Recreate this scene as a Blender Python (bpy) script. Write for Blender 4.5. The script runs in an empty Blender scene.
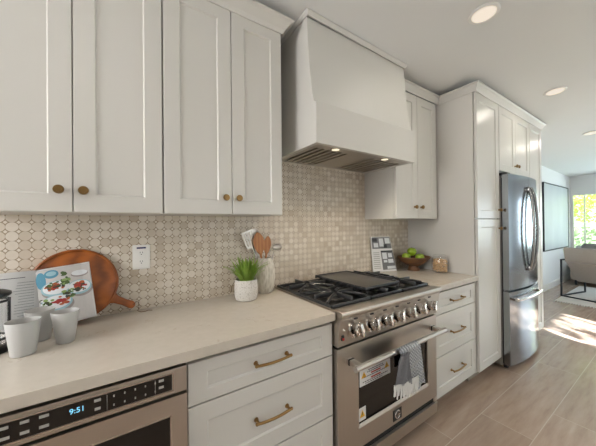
import bpy, bmesh, math, random
from mathutils import Vector, Matrix
random.seed(7)
SC = bpy.context.scene
COL = SC.collection
PI = math.pi

# ------------------------------------------------------------------ camera
CAM = Vector((-0.8819, -1.6331, 1.3543))
yaw, pitch, roll, fpx = 0.5887, 0.0050, -0.0098, 263.85
fw = Vector((math.sin(yaw), math.cos(yaw), 0)); rt = Vector((math.cos(yaw), -math.sin(yaw), 0)); up = Vector((0, 0, 1))
fw2 = fw*math.cos(pitch) + up*math.sin(pitch); up2 = up*math.cos(pitch) - fw*math.sin(pitch)
rt3 = rt*math.cos(roll) + up2*math.sin(roll); up3 = up2*math.cos(roll) - rt*math.sin(roll)
cd = bpy.data.cameras.new('camera'); cam = bpy.data.objects.new('camera', cd); COL.objects.link(cam)
M = Matrix((rt3, up3, -fw2)).transposed().to_4x4(); M.translation = CAM
cam.matrix_world = M
cd.sensor_width = 36.0; cd.lens = 36.0*fpx/596.0; cd.clip_start = 0.02; cd.clip_end = 200
SC.camera = cam

# ------------------------------------------------------------------ world, sun, daylight and fill, exposure
SC.view_settings.view_transform = 'Standard'; SC.view_settings.look = 'None'
SC.view_settings.gamma = 1.0; SC.view_settings.use_curve_mapping = False
SC.view_settings.exposure = -0.50
w = bpy.data.worlds.new('sky'); SC.world = w; w.use_nodes = True
nt = w.node_tree; nt.nodes.clear()
wo = nt.nodes.new('ShaderNodeOutputWorld'); bg = nt.nodes.new('ShaderNodeBackground')
bg.inputs['Color'].default_value = (0.80, 0.90, 1.0, 1); bg.inputs['Strength'].default_value = 2.2
nt.links.new(bg.outputs[0], wo.inputs[0])

sun_d = bpy.data.lights.new('sun', 'SUN'); sun = bpy.data.objects.new('sun', sun_d); COL.objects.link(sun)
sun_d.energy = 100.0; sun_d.angle = math.radians(0.6); sun_d.color = (0.88, 0.95, 1.0)
sd = Vector((0.30, 0.95, -0.445)).normalized()
sun.rotation_euler = sd.to_track_quat('-Z', 'Y').to_euler(); sun.location = (0, -10, 6)

def area(name, loc, direction, sx, sy, power, color):
    d = bpy.data.lights.new(name, 'AREA'); d.shape = 'RECTANGLE'; d.size = sx; d.size_y = sy
    d.energy = power; d.color = color
    o = bpy.data.objects.new(name, d); COL.objects.link(o); o.location = loc
    o.rotation_euler = Vector(direction).to_track_quat('-Z', 'Y').to_euler()
    return o
# fill lights added on the solid front and left walls, plus end-window daylight
area('fill_kitchen_front', (1.0, -4.85, 1.35), (0, 1, -0.05), 1.9, 1.4, 16, (0.88, 0.94, 1.0))
area('fill_living_front', (6.1, -4.85, 1.15), (0, 1, 0), 3.4, 2.0, 13, (0.68, 0.85, 1.0))
area('daylight_end_window', (7.98, -2.3, 1.35), (-1, 0, -0.1), 3.2, 1.25, 105, (0.70, 0.86, 1.0))
area('fill_left_wall', (-3.1, -0.85, 1.75), (1, 0.0, 0), 1.3, 1.3, 74, (1.0, 0.99, 0.98))

# ------------------------------------------------------------------ materials
def lin(c):
    c = c/255.0
    return c/12.92 if c <= 0.04045 else ((c+0.055)/1.055)**2.4
def rgb(r, g, b): return (lin(r), lin(g), lin(b), 1.0)

def new_mat(name):
    m = bpy.data.materials.new(name); m.use_nodes = True
    t = m.node_tree; b = t.nodes['Principled BSDF']
    return m, t, b
def N(t, typ, **kw):
    n = t.nodes.new(typ)
    for k, v in kw.items(): setattr(n, k, v)
    return n
def mth(t, op, a, b=None, c=None):
    n = t.nodes.new('ShaderNodeMath'); n.operation = op
    for i, v in enumerate((a, b, c)):
        if v is None: continue
        if isinstance(v, (int, float)): n.inputs[i].default_value = v
        else: t.links.new(v, n.inputs[i])
    return n.outputs[0]
def mix(t, fac, a, b):
    n = t.nodes.new('ShaderNodeMix'); n.data_type = 'RGBA'
    for i, v in ((0, fac), (6, a), (7, b)):
        if isinstance(v, (int, float)): n.inputs[i].default_value = v
        elif isinstance(v, tuple): n.inputs[i].default_value = v
        else: t.links.new(v, n.inputs[i])
    return n.outputs[2]
def coord(t, scale=(1, 1, 1), which='Object'):
    tc = N(t, 'ShaderNodeTexCoord'); mp = N(t, 'ShaderNodeMapping'); mp.inputs['Scale'].default_value = scale
    t.links.new(tc.outputs[which], mp.inputs[0]); return mp.outputs[0]
def noise(t, vec, scale, detail=3, rough=0.55):
    n = N(t, 'ShaderNodeTexNoise'); n.inputs['Scale'].default_value = scale
    n.inputs['Detail'].default_value = detail; n.inputs['Roughness'].default_value = rough
    t.links.new(vec, n.inputs['Vector']); return n.outputs['Fac']
def ramp(t, fac, stops):
    n = N(t, 'ShaderNodeValToRGB')
    while len(n.color_ramp.elements) < len(stops): n.color_ramp.elements.new(0.5)
    for e, (p, c) in zip(n.color_ramp.elements, stops): e.position = p; e.color = c
    t.links.new(fac, n.inputs[0]); return n.outputs[0]
def bump(t, b, h, strength=0.1, dist=0.01):
    n = N(t, 'ShaderNodeBump'); n.inputs['Strength'].default_value = strength; n.inputs['Distance'].default_value = dist
    t.links.new(h, n.inputs['Height']); t.links.new(n.outputs[0], b.inputs['Normal'])
def plain(name, c, rough=0.5, metal=0.0, var=0.04, vscale=6.0, spec=0.5, bumps=0.0, bscale=60):
    m, t, b = new_mat(name)
    v = coord(t); f = noise(t, v, vscale)
    lo = tuple(x*(1-var) for x in c[:3]) + (1,); hi = tuple(min(1, x*(1+var)) for x in c[:3]) + (1,)
    t.links.new(mix(t, f, lo, hi), b.inputs['Base Color'])
    b.inputs['Roughness'].default_value = rough; b.inputs['Metallic'].default_value = metal
    b.inputs['Specular IOR Level'].default_value = spec
    if bumps: bump(t, b, noise(t, v, bscale), bumps, 0.003)
    return m
def brushed(name, c, rough=0.28, stretch=(2, 90, 90), aniso=0.0):
    m, t, b = new_mat(name)
    v = coord(t, stretch); f = noise(t, v, 3.0, 4)
    t.links.new(mix(t, f, tuple(x*0.96 for x in c[:3])+(1,), tuple(min(1, x*1.04) for x in c[:3])+(1,)), b.inputs['Base Color'])
    b.inputs['Metallic'].default_value = 1.0
    t.links.new(mth(t, 'MULTIPLY_ADD', f, 0.08, rough-0.04), b.inputs['Roughness'])
    return m
def emit(name, c, s):
    m, t, b = new_mat(name)
    b.inputs['Base Color'].default_value = (0.02, 0.02, 0.02, 1)
    b.inputs['Emission Color'].default_value = c; b.inputs['Emission Strength'].default_value = s
    return m
def glass(name, c=(1, 1, 1, 1), rough=0.02, ior=1.45):
    m, t, b = new_mat(name)
    b.inputs['Base Color'].default_value = c; b.inputs['Roughness'].default_value = rough
    b.inputs['Transmission Weight'].default_value = 1.0; b.inputs['IOR'].default_value = ior
    return m
def pane_glass(name):
    m, t, b = new_mat(name)
    tr = N(t, 'ShaderNodeBsdfTransparent'); gl = N(t, 'ShaderNodeBsdfGlossy'); gl.inputs['Roughness'].default_value = 0.02
    lw_ = N(t, 'ShaderNodeLayerWeight'); lw_.inputs[0].default_value = 0.5; fac_ = mth(t, 'MULTIPLY_ADD', mth(t, 'POWER', lw_.outputs['Facing'], 4.0), 0.55, 0.04)
    mx = N(t, 'ShaderNodeMixShader'); t.links.new(fac_, mx.inputs[0]); t.links.new(tr.outputs[0], mx.inputs[1]); t.links.new(gl.outputs[0], mx.inputs[2])
    t.links.new(mx.outputs[0], t.nodes['Material Output'].inputs[0]); return m

MT = {}
MT['paint'] = plain('cabinet_paint', rgb(208, 205, 199), 0.33, var=0.012, vscale=2, spec=0.40)
MT['wall'] = plain('wall_paint', rgb(232, 233, 233), 0.75, var=0.012, vscale=2, bumps=0.05, bscale=120)
MT['hoodpaint'] = plain('hood_paint', rgb(208, 205, 199), 0.38, var=0.012, vscale=2)
MT['ceil'] = plain('ceiling_paint', rgb(226, 227, 226), 0.80, var=0.015, vscale=3, bumps=0.12, bscale=90)
MT['steel'] = brushed('stainless_steel', (0.51, 0.465, 0.415, 1), 0.33, (1.5, 40, 160))
MT['steel_v'] = brushed('stainless_steel_vertical', (0.33, 0.35, 0.37, 1), 0.16, (90, 90, 2))
MT['darksteel'] = plain('dark_satin_steel', (0.26, 0.255, 0.25, 1), 0.25, 1.0, 0.02)
MT['satin'] = plain('satin_steel', (0.60, 0.56, 0.52, 1), 0.30, 1.0, 0.02)
MT['chrome'] = plain('polished_steel', (0.64, 0.60, 0.56, 1), 0.15, 1.0, 0.02)
MT['brass'] = plain('aged_brass', rgb(146, 116, 74), 0.34, 1.0, 0.08, 40)
MT['iron'] = plain('cast_iron', rgb(60, 60, 61), 0.33, 0.35, 0.15, 60, bumps=0.1, bscale=200)
MT['griddle'] = plain('griddle_steel', rgb(92, 88, 84), 0.38, 0.5, 0.10, 25)
MT['enamel'] = plain('black_enamel', rgb(14, 14, 14), 0.35, 0.0, 0.1, 20)
MT['black'] = plain('black_plastic', rgb(22, 22, 24), 0.35, 0.0, 0.1, 20)
MT['darkgap'] = plain('gap_shade', rgb(20, 19, 18), 0.8, 0.0, 0.1, 20)  # near-black boxes of this stand in for shade in the range's gaps
MT['blackmetal'] = plain('black_metal', rgb(38, 42, 48), 0.4, 0.3, 0.1, 20)
MT['ovenglass'] = plain('oven_glass', rgb(24, 21, 18), 0.07, 0.0, 0.06, 4, spec=0.45)
MT['fridgeside'] = plain('fridge_side', rgb(150, 146, 141), 0.45, 0.4, 0.02, 6)
MT['white_plastic'] = plain('white_plastic', rgb(236, 234, 230), 0.35, 0.0, 0.01, 6)
MT['ceramic'] = plain('white_ceramic', rgb(182, 180, 177), 0.32, 0.0, 0.01, 6)
MT['paper'] = plain('paper', rgb(226, 225, 223), 0.6, 0.0, 0.015, 10)
MT['ink'] = plain('grey_ink', rgb(120, 120, 122), 0.7)
MT['greylabel'] = plain('panel_print', rgb(165, 162, 156), 0.6)
MT['redink'] = plain('red_ink', rgb(186, 56, 44), 0.6)
MT['yellow'] = plain('warning_yellow', rgb(226, 172, 34), 0.55)
MT['darkink'] = plain('dark_ink', rgb(52, 52, 56), 0.6)
MT['blueink'] = plain('blue_ink', rgb(36, 40, 92), 0.5)
MT['clock'] = emit('clock_digits', (0.25, 0.72, 1.0, 1), 1.6)
MT['redlamp'] = plain('red_switch', rgb(196, 40, 28), 0.3)
MT['lens'] = emit('lamp_lens', (1.0, 0.86, 0.70, 1), 1.25)
MT['hoodlens'] = emit('hood_lamp_lens', (1.0, 0.88, 0.62, 1), 1.6)
MT['glass'] = glass('clear_glass')
MT['pane'] = pane_glass('window_glass'); MT['thinglass'] = pane_glass('thin_clear_glass')
MT['apple'] = plain('green_apple_skin', rgb(140, 168, 40), 0.28, 0, 0.18, 16)
MT['leaf'] = plain('plant_leaf', rgb(160, 190, 88), 0.45, 0, 0.35, 30)
MT['soil'] = plain('soil', rgb(58, 44, 34), 0.9, 0, 0.3, 60)
MT['stem'] = plain('stem', rgb(92, 66, 40), 0.6)
MT['nut'] = plain('cashew', rgb(222, 184, 138), 0.5, 0, 0.42, 60)
MT['fabric'] = plain('grey_upholstery', rgb(164, 155, 147), 0.85, 0, 0.06, 40, bumps=0.1, bscale=400)
MT['pillow'] = plain('dark_cushion', rgb(126, 122, 120), 0.85, 0, 0.12, 50)
MT['patterned'] = plain('brown_cushion', rgb(160, 136, 112), 0.85, 0, 0.45, 22)
MT['rug'] = plain('rug_wool', rgb(205, 201, 196), 0.95, 0, 0.08, 60, bumps=0.2, bscale=200)
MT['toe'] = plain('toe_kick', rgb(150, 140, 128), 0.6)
MT['hedge'] = plain('hedge_leaf', rgb(176, 196, 156), 0.6, 0, 0.35, 9)
MT['tree'] = plain('tree_leaf', rgb(208, 222, 132), 0.6, 0, 0.35, 9)
MT['bark'] = plain('bark', rgb(110, 92, 74), 0.9, 0, 0.3, 20)
MT['grass'] = plain('lawn', rgb(96, 104, 76), 0.9, 0, 0.3, 20)
for k in ('hedge', 'tree', 'leaf'):
    t = MT[k].node_tree; b = t.nodes['Principled BSDF']
    b.inputs['Specular IOR Level'].default_value = 0.35
    if k != 'leaf':
        tl = N(t, 'ShaderNodeBsdfTranslucent'); tl.inputs[0].default_value = (0.72, 0.84, 0.40, 1) if k == 'tree' else (0.50, 0.60, 0.38, 1)
        mx = N(t, 'ShaderNodeMixShader'); mx.inputs[0].default_value = 0.45
        t.links.new(b.outputs[0], mx.inputs[1]); t.links.new(tl.outputs[0], mx.inputs[2])
        t.links.new(mx.outputs[0], t.nodes['Material Output'].inputs[0])

def wood(name, c1, c2, scale=(1, 12, 12), nscale=4, rough=0.38, dist=2.0):
    m, t, b = new_mat(name)
    v = coord(t, scale); f = noise(t, v, nscale, 5, 0.6)
    wv = N(t, 'ShaderNodeTexWave'); wv.inputs['Scale'].default_value = 1.2; wv.inputs['Distortion'].default_value = dist*3
    wv.inputs['Detail'].default_value = 3; t.links.new(v, wv.inputs[0])
    f2 = mth(t, 'MULTIPLY_ADD', wv.outputs['Fac'], 0.45, mth(t, 'MULTIPLY', f, 0.6))
    t.links.new(mix(t, f2, c1, c2), b.inputs['Base Color']); b.inputs['Roughness'].default_value = rough
    return m
MT['acacia'] = wood('acacia_wood', rgb(84, 38, 12), rgb(190, 106, 40), (3, 9, 7), 2.2, 0.36, 3.0)
MT['spoonwood'] = wood('spoon_wood', rgb(148, 90, 46), rgb(190, 130, 76), (10, 10, 2), 3)
MT['bowlwood'] = wood('bowl_wood', rgb(66, 42, 24), rgb(128, 86, 50), (3, 3, 12), 3)

# quartz worktop: warm white with fine veins and flecks
m, t, b = new_mat('quartz'); v = coord(t)
n1 = noise(t, v, 3.0, 6, 0.65)
vein = mth(t, 'SUBTRACT', 1.0, mth(t, 'MINIMUM', mth(t, 'MULTIPLY', mth(t, 'ABSOLUTE', mth(t, 'SUBTRACT', n1, 0.52)), 90.0), 1.0))
msk = mth(t, 'MULTIPLY', vein, mth(t, 'GREATER_THAN', noise(t, v, 9.0, 2), 0.56))
base = mix(t, noise(t, v, 30.0, 4), rgb(194, 185, 171), rgb(206, 197, 185))
t.links.new(mix(t, mth(t, 'MULTIPLY', msk, 0.45), base, rgb(176, 160, 142)), b.inputs['Base Color'])
b.inputs['Roughness'].default_value = 0.22; MT['quartz'] = m

# mosaic: round tiles on a square grid, small four-pointed stars between them
m, t, b = new_mat('mosaic_tile'); tc = N(t, 'ShaderNodeTexCoord'); sp = N(t, 'ShaderNodeSeparateXYZ')
t.links.new(tc.outputs['Object'], sp.inputs[0]); P = 0.0405
ux = mth(t, 'DIVIDE', mth(t, 'ADD', sp.outputs[0], 0.829+P/2+4.05), P)
uz = mth(t, 'DIVIDE', mth(t, 'SUBTRACT', sp.outputs[2], 1.355-P/2-20*P), P)
cx, cz = mth(t, 'FLOOR', ux), mth(t, 'FLOOR', uz)
fx = mth(t, 'SUBTRACT', mth(t, 'FRACT', ux), 0.5); fz = mth(t, 'SUBTRACT', mth(t, 'FRACT', uz), 0.5)
ax_, az_ = mth(t, 'ABSOLUTE', fx), mth(t, 'ABSOLUTE', fz)
r1 = mth(t, 'SQRT', mth(t, 'ADD', mth(t, 'MULTIPLY', fx, fx), mth(t, 'MULTIPLY', fz, fz)))
oct_ = mth(t, 'MAXIMUM', mth(t, 'MAXIMUM', ax_, az_), mth(t, 'MULTIPLY', mth(t, 'ADD', ax_, az_), 0.7071))
d1 = mth(t, 'ADD', mth(t, 'MULTIPLY', r1, 0.8), mth(t, 'MULTIPLY', oct_, 0.2))
tile = mth(t, 'LESS_THAN', d1, 0.492)
star = mth(t, 'LESS_THAN', mth(t, 'ADD', mth(t, 'SUBTRACT', 0.5, ax_), mth(t, 'SUBTRACT', 0.5, az_)), 0.185)
cmb = N(t, 'ShaderNodeCombineXYZ'); t.links.new(cx, cmb.inputs[0]); t.links.new(cz, cmb.inputs[1])
wn = N(t, 'ShaderNodeTexWhiteNoise'); wn.noise_dimensions = '3D'; t.links.new(cmb.outputs[0], wn.inputs['Vector'])
tcol = ramp(t, wn.outputs['Value'], [(0.0, rgb(190, 175, 156)), (0.12, rgb(204, 192, 175)), (0.5, rgb(215, 205, 190)), (1.0, rgb(226, 218, 206))])
vn = noise(t, coord(t), 55.0, 3)
tcol = mix(t, mth(t, 'MULTIPLY', vn, 0.35), tcol, rgb(186, 168, 146))
c_ = mix(t, tile, rgb(154, 136, 114), tcol)
c_ = mix(t, star, c_, rgb(222, 212, 198))
t.links.new(c_, b.inputs['Base Color']); b.inputs['Roughness'].default_value = 0.33
bump(t, b, mth(t, 'MAXIMUM', tile, star), 0.25, 0.002); MT['mosaic'] = m

# plank floor tiles
m, t, b = new_mat('plank_floor_tile'); tc = N(t, 'ShaderNodeTexCoord'); sp = N(t, 'ShaderNodeSeparateXYZ')
t.links.new(tc.outputs['Object'], sp.inputs[0])
W_, L_ = 0.285, 1.22
row = mth(t, 'DIVIDE', mth(t, 'ADD', sp.outputs[1], 0.785+20*W_), W_)
rid = mth(t, 'FLOOR', row); fr_ = mth(t, 'FRACT', row)
off = mth(t, 'MULTIPLY', mth(t, 'FRACT', mth(t, 'MULTIPLY', rid, 0.3333)), 1.0)
colx = mth(t, 'ADD', mth(t, 'DIVIDE', mth(t, 'ADD', sp.outputs[0], 20*L_-0.42), L_), off)
cid = mth(t, 'FLOOR', colx); fc_ = mth(t, 'FRACT', colx)
g1 = mth(t, 'LESS_THAN', mth(t, 'MINIMUM', fr_, mth(t, 'SUBTRACT', 1.0, fr_)), 0.0085)
g2 = mth(t, 'LESS_THAN', mth(t, 'MINIMUM', fc_, mth(t, 'SUBTRACT', 1.0, fc_)), 0.0018)
gr = mth(t, 'MAXIMUM', g1, g2)
cmb = N(t, 'ShaderNodeCombineXYZ'); t.links.new(rid, cmb.inputs[0]); t.links.new(cid, cmb.inputs[1])
wn = N(t, 'ShaderNodeTexWhiteNoise'); wn.noise_dimensions = '3D'; t.links.new(cmb.outputs[0], wn.inputs['Vector'])
va = N(t, 'ShaderNodeVectorMath'); va.operation = 'ADD'; sc_ = N(t, 'ShaderNodeVectorMath'); sc_.operation = 'SCALE'; sc_.inputs[3].default_value = 9.0
t.links.new(wn.outputs['Color'], sc_.inputs[0]); t.links.new(coord(t, (1.3, 9, 1)), va.inputs[0]); t.links.new(sc_.outputs[0], va.inputs[1])
n1 = noise(t, va.outputs[0], 2.6, 6, 0.6)
pc = ramp(t, n1, [(0.25, rgb(156, 132, 116)), (0.5, rgb(172, 149, 132)), (0.75, rgb(184, 163, 146))])
pc = mix(t, mth(t, 'MULTIPLY', wn.outputs['Value'], 0.30), pc, rgb(124, 106, 92))
t.links.new(mix(t, gr, pc, rgb(190, 174, 156)), b.inputs['Base Color'])
b.inputs['Specular IOR Level'].default_value = 0.7
t.links.new(mth(t, 'MULTIPLY_ADD', n1, 0.10, 0.17), b.inputs['Roughness'])
bump(t, b, mth(t, 'SUBTRACT', n1, mth(t, 'MULTIPLY', gr, 0.6)), 0.10, 0.003); MT['floor'] = m

# towel weave, crock relief, speckled pot, framed picture
m, t, b = new_mat('towel_weave'); v = coord(t)
ch = N(t, 'ShaderNodeTexChecker'); ch.inputs['Scale'].default_value = 95; t.links.new(v, ch.inputs[0])
bn = noise(t, coord(t, (1, 1, 6)), 9, 2)
c0 = mix(t, ch.outputs['Fac'], rgb(168, 171, 178), rgb(226, 227, 230))
t.links.new(mix(t, mth(t, 'GREATER_THAN', bn, 0.56), c0, rgb(206, 206, 206)), b.inputs['Base Color'])
b.inputs['Roughness'].default_value = 0.95; bump(t, b, ch.outputs['Fac'], 0.4, 0.002); MT['towel'] = m
MT['fringe'] = plain('white_fringe', rgb(226, 225, 222), 0.95)
MT['towelgrey'] = plain('grey_towel', rgb(150, 150, 154), 0.95, 0, 0.18, 120)

m, t, b = new_mat('ribbed_crock'); v = coord(t, (1, 1, 1))
vo = N(t, 'ShaderNodeTexVoronoi'); vo.inputs['Scale'].default_value = 1.0
t.links.new(coord(t, (75, 75, 22)), vo.inputs['Vector'])
t.links.new(mix(t, vo.outputs['Distance'], rgb(190, 180, 164), rgb(232, 226, 215)), b.inputs['Base Color'])
b.inputs['Roughness'].default_value = 0.6; bump(t, b, vo.outputs['Distance'], 0.6, 0.006); MT['crock'] = m
m, t, b = new_mat('speckled_pot')
t.links.new(mix(t, mth(t, 'GREATER_THAN', noise(t, coord(t), 160, 2), 0.60), rgb(216, 211, 203), rgb(180, 172, 160)), b.inputs['Base Color'])
b.inputs['Roughness'].default_value = 0.7; bump(t, b, noise(t, coord(t, (1, 1, 3)), 60), 0.25, 0.003); MT['pot'] = m
m, t, b = new_mat('picture_print'); v = coord(t)
sp = N(t, 'ShaderNodeSeparateXYZ'); t.links.new(v, sp.inputs[0])
nn = noise(t, coord(t, (2.2, 1, 0.7)), 1.2, 4)
t.links.new(mix(t, nn, rgb(178, 184, 188), rgb(204, 209, 212)), b.inputs['Base Color'])
b.inputs['Roughness'].default_value = 0.55; b.inputs['Specular IOR Level'].default_value = 0.2; MT['print'] = m

# ------------------------------------------------------------------ geometry helpers
class MB:
    """collects shapes and links them as ONE mesh object"""
    def __init__(self): self.bm = bmesh.new(); self.mats = []; self.cur = 0
    def mat(self, m):
        if m not in self.mats: self.mats.append(m)
        self.cur = self.mats.index(m); return self
    def _merge(self, tmp):
        for f in tmp.faces: f.material_index = self.cur
        me = bpy.data.meshes.new('tmp'); tmp.to_mesh(me); tmp.free()
        self.bm.from_mesh(me); bpy.data.meshes.remove(me); return self
    def box(self, x0, x1, y0, y1, z0, z1, bev=0.0, seg=2, rot=None, about=None):
        t = bmesh.new(); bmesh.ops.create_cube(t, size=1.0)
        for v in t.verts:
            v.co = Vector((x0+(v.co.x+.5)*(x1-x0), y0+(v.co.y+.5)*(y1-y0), z0+(v.co.z+.5)*(z1-z0)))
        if bev > 0: bmesh.ops.bevel(t, geom=t.edges[:], offset=bev, segments=seg, affect='EDGES', profile=0.5)
        if rot is not None:
            c = Vector(about) if about else Vector(((x0+x1)/2, (y0+y1)/2, (z0+z1)/2))
            bmesh.ops.rotate(t, verts=t.verts[:], cent=c, matrix=rot)
        return self._merge(t)
    def cyl(self, a, b, r, r2=None, seg=24, cap=True):
        a, b = Vector(a), Vector(b); d = b-a; t = bmesh.new()
        bmesh.ops.create_cone(t, cap_ends=cap, segments=seg, radius1=r, radius2=r if r2 is None else r2, depth=d.length)
        q = d.to_track_quat('Z', 'Y').to_matrix().to_4x4(); q.translation = (a+b)/2
        bmesh.ops.transform(t, verts=t.verts[:], matrix=q); return self._merge(t)
    def lathe(self, prof, c=(0, 0, 0), seg=40, axis='Z', sx=1.0, sy=1.0):
        t = bmesh.new(); rings = []
        for r, z in prof:
            if r < 1e-6: rings.append([t.verts.new((0, 0, z))])
            else: rings.append([t.verts.new((r*sx*math.cos(2*PI*i/seg), r*sy*math.sin(2*PI*i/seg), z)) for i in range(seg)])
        for p, q in zip(rings, rings[1:]):
            for i in range(seg):
                j = (i+1) % seg
                if len(p) == 1 and len(q) == 1: continue
                if len(p) == 1: t.faces.new((p[0], q[j], q[i]))
                elif len(q) == 1: t.faces.new((p[i], p[j], q[0]))
                else: t.faces.new((p[i], p[j], q[j], q[i]))
        if axis == 'Y':   # z of the profile runs towards -y
            bmesh.ops.transform(t, verts=t.verts[:], matrix=Matrix.Rotation(PI/2, 4, 'X'))
        bmesh.ops.translate(t, verts=t.verts[:], vec=Vector(c))
        bmesh.ops.recalc_face_normals(t, faces=t.faces[:]); return self._merge(t)
    def tube(self, pts, r, seg=10, r_end=None, closed=False):
        pts = [Vector(p) for p in pts]; n = len(pts); t = bmesh.new(); rings = []; prev = None
        for i, p in enumerate(pts):
            d = (pts[min(i+1, n-1)]-pts[max(i-1, 0)]).normalized()
            if prev is None:
                u = d.orthogonal().normalized()
            else:
                u = (prev - d*prev.dot(d)).normalized()
            prev = u; w_ = d.cross(u)
            rr = r if r_end is None else r+(r_end-r)*i/(n-1)
            rings.append([t.verts.new(p+(u*math.cos(2*PI*k/seg)+w_*math.sin(2*PI*k/seg))*rr) for k in range(seg)])
        for a, b in zip(rings, rings[1:]):
            for k in range(seg): t.faces.new((a[k], a[(k+1) % seg], b[(k+1) % seg], b[k]))
        t.faces.new(rings[0][::-1]); t.faces.new(rings[-1])
        bmesh.ops.recalc_face_normals(t, faces=t.faces[:]); return self._merge(t)
    def prism(self, poly, d, bev=0.0):
        """poly: 3-D points of a planar outline, d: extrusion vector"""
        t = bmesh.new(); d = Vector(d); a = [t.verts.new(Vector(p)) for p in poly]; b = [t.verts.new(Vector(p)+d) for p in poly]
        t.faces.new(a); t.faces.new(b[::-1]); n = len(a)
        for i in range(n): t.faces.new((a[i], b[i], b[(i+1) % n], a[(i+1) % n]))
        bmesh.ops.recalc_face_normals(t, faces=t.faces[:])
        if bev: bmesh.ops.bevel(t, geom=t.edges[:], offset=bev, segments=2, affect='EDGES', profile=0.5)
        return self._merge(t)
    def quad(self, pts):
        t = bmesh.new(); t.faces.new([t.verts.new(Vector(p)) for p in pts]); return self._merge(t)
    def grid(self, rows, thick=0.0):
        t = bmesh.new(); vs = [[t.verts.new(Vector(p)) for p in r] for r in rows]
        for a, b in zip(vs, vs[1:]):
            for i in range(len(a)-1): t.faces.new((a[i], a[i+1], b[i+1], b[i]))
        if thick: bmesh.ops.solidify(t, geom=t.faces[:], thickness=thick)
        bmesh.ops.recalc_face_normals(t, faces=t.faces[:]); return self._merge(t)
    def ball(self, c, r, sx=1, sy=1, sz=1, sub=2):
        t = bmesh.new(); bmesh.ops.create_icosphere(t, subdivisions=sub, radius=r)
        for v in t.verts: v.co = Vector((v.co.x*sx+c[0], v.co.y*sy+c[1], v.co.z*sz+c[2]))
        return self._merge(t)
    def shaker(self, x0, x1, z0, z1, y, th=0.02, rail=0.066, rec=0.007, rail_v=None):
        """recessed-panel front facing -y, front face at y"""
        rv = rail if rail_v is None else rail_v; e = 0.0015
        t = bmesh.new()
        def ring(i, j, yy): return [t.verts.new((x0+i, yy, z0+j)), t.verts.new((x1-i, yy, z0+j)), t.verts.new((x1-i, yy, z1-j)), t.verts.new((x0+i, yy, z1-j))]
        R = [ring(0, 0, y+th), ring(0, 0, y+e), ring(e, e, y), ring(rail, rv, y), ring(rail+.006, rv+.006, y+rec)]
        for a, b in zip(R, R[1:]):
            for k in range(4): t.faces.new((a[k], a[(k+1) % 4], b[(k+1) % 4], b[k]))
        t.faces.new(R[-1]); t.faces.new(R[0][::-1])
        bmesh.ops.recalc_face_normals(t, faces=t.faces[:]); return self._merge(t)
    def text(self, s, size, mat4, ext=0.0006):
        cu = bpy.data.curves.new('t', 'FONT'); cu.body = s; cu.size = size; cu.extrude = ext; cu.align_x = 'CENTER'; cu.align_y = 'CENTER'
        o = bpy.data.objects.new('t', cu); COL.objects.link(o)
        me = bpy.data.meshes.new_from_object(o.evaluated_get(bpy.context.evaluated_depsgraph_get()))
        me.transform(mat4); t = bmesh.new(); t.from_mesh(me); bpy.data.meshes.remove(me)
        bpy.data.objects.remove(o); bpy.data.curves.remove(cu); return self._merge(t)
    def move(self, mat4):
        bmesh.ops.transform(self.bm, verts=self.bm.verts[:], matrix=mat4); return self
    def build(self, name, m=None, parent=None, smooth=True, sub=0):
        me = bpy.data.meshes.new(name); self.bm.to_mesh(me); self.bm.free()
        for q in (self.mats or [m]): me.materials.append(MT[q] if isinstance(q, str) else q)
        if smooth:
            for p in me.polygons: p.use_smooth = True
            me.set_sharp_from_angle(angle=math.radians(38))
        o = bpy.data.objects.new(name, me); COL.objects.link(o)
        if parent is not None: o.parent = parent
        if sub: s = o.modifiers.new('s', 'SUBSURF'); s.levels = sub; s.render_levels = sub
        return o

def tag(o, label, cat, group=None):
    o['label'] = label; o['category'] = cat
    if group: o['group'] = group
    return o
def thing(name, label, cat, loc=(0, 0, 0), rz=0.0, group=None):
    o = bpy.data.objects.new(name, None); COL.objects.link(o); o.location = loc; o.rotation_euler = (0, 0, rz)
    o.empty_display_size = 0.05
    return tag(o, label, cat, group)
def struct(o): o['kind'] = 'structure'; return o
def stuff(o, label=None, cat=None):
    o['kind'] = 'stuff'
    if label: o['label'] = label; o['category'] = cat
    return o
def txt_front(x, y, z, rx=PI/2):     # text plane facing -y
    return Matrix.Translation((x, y, z)) @ Matrix.Rotation(rx, 4, 'X')

# ------------------------------------------------------------------ the room
CZ = lambda x, y: 2.555 - 0.017*x - 0.04*y        # gently falling ceiling plane
XL, XR, YF = -3.2, 8.05, -4.9
struct(MB().box(XL, XR, YF, 0, -0.05, 0).build('floor', 'floor', smooth=False))
o = MB()
cs = [(XL-.1, YF-.1), (XR+.1, YF-.1), (XR+.1, .1), (XL-.1, .1)]
o.prism([(x, y, CZ(x, y)) for x, y in cs], (0, 0, 0.1)); struct(o.build('ceiling', 'ceil', smooth=False))
struct(MB().box(XL, XR+.1, 0, 0.1, 0, 2.8).build('wall_back', 'wall', smooth=False))
struct(MB().box(XL-.1, XL, YF, 0.1, 0, 3.0).build('wall_left', 'wall', smooth=False))
WY1, WY0, WZ0, WZ1 = -0.030, -3.9, 0.70, 2.0         # window opening in the end wall
e = MB()
e.box(XR, XR+.12, WY1, 0, 0, 2.8); e.box(XR, XR+.12, WY0, WY1, 0, WZ0); e.box(XR, XR+.12, WY0, WY1, WZ1, 2.8); e.box(XR, XR+.12, YF, WY0, 0, 2.8)
struct(e.build('wall_right', 'wall', smooth=False))
e = MB()
e.box(XL, 2.10, YF-.1, YF, 0, 3.0); e.box(3.15, XR+.1, YF-.1, YF, 0, 3.0); e.box(2.10, 3.15, YF-.1, YF, 2.07, 3.0)
struct(e.build('wall_front', 'wall', smooth=False))
e = MB()
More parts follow.
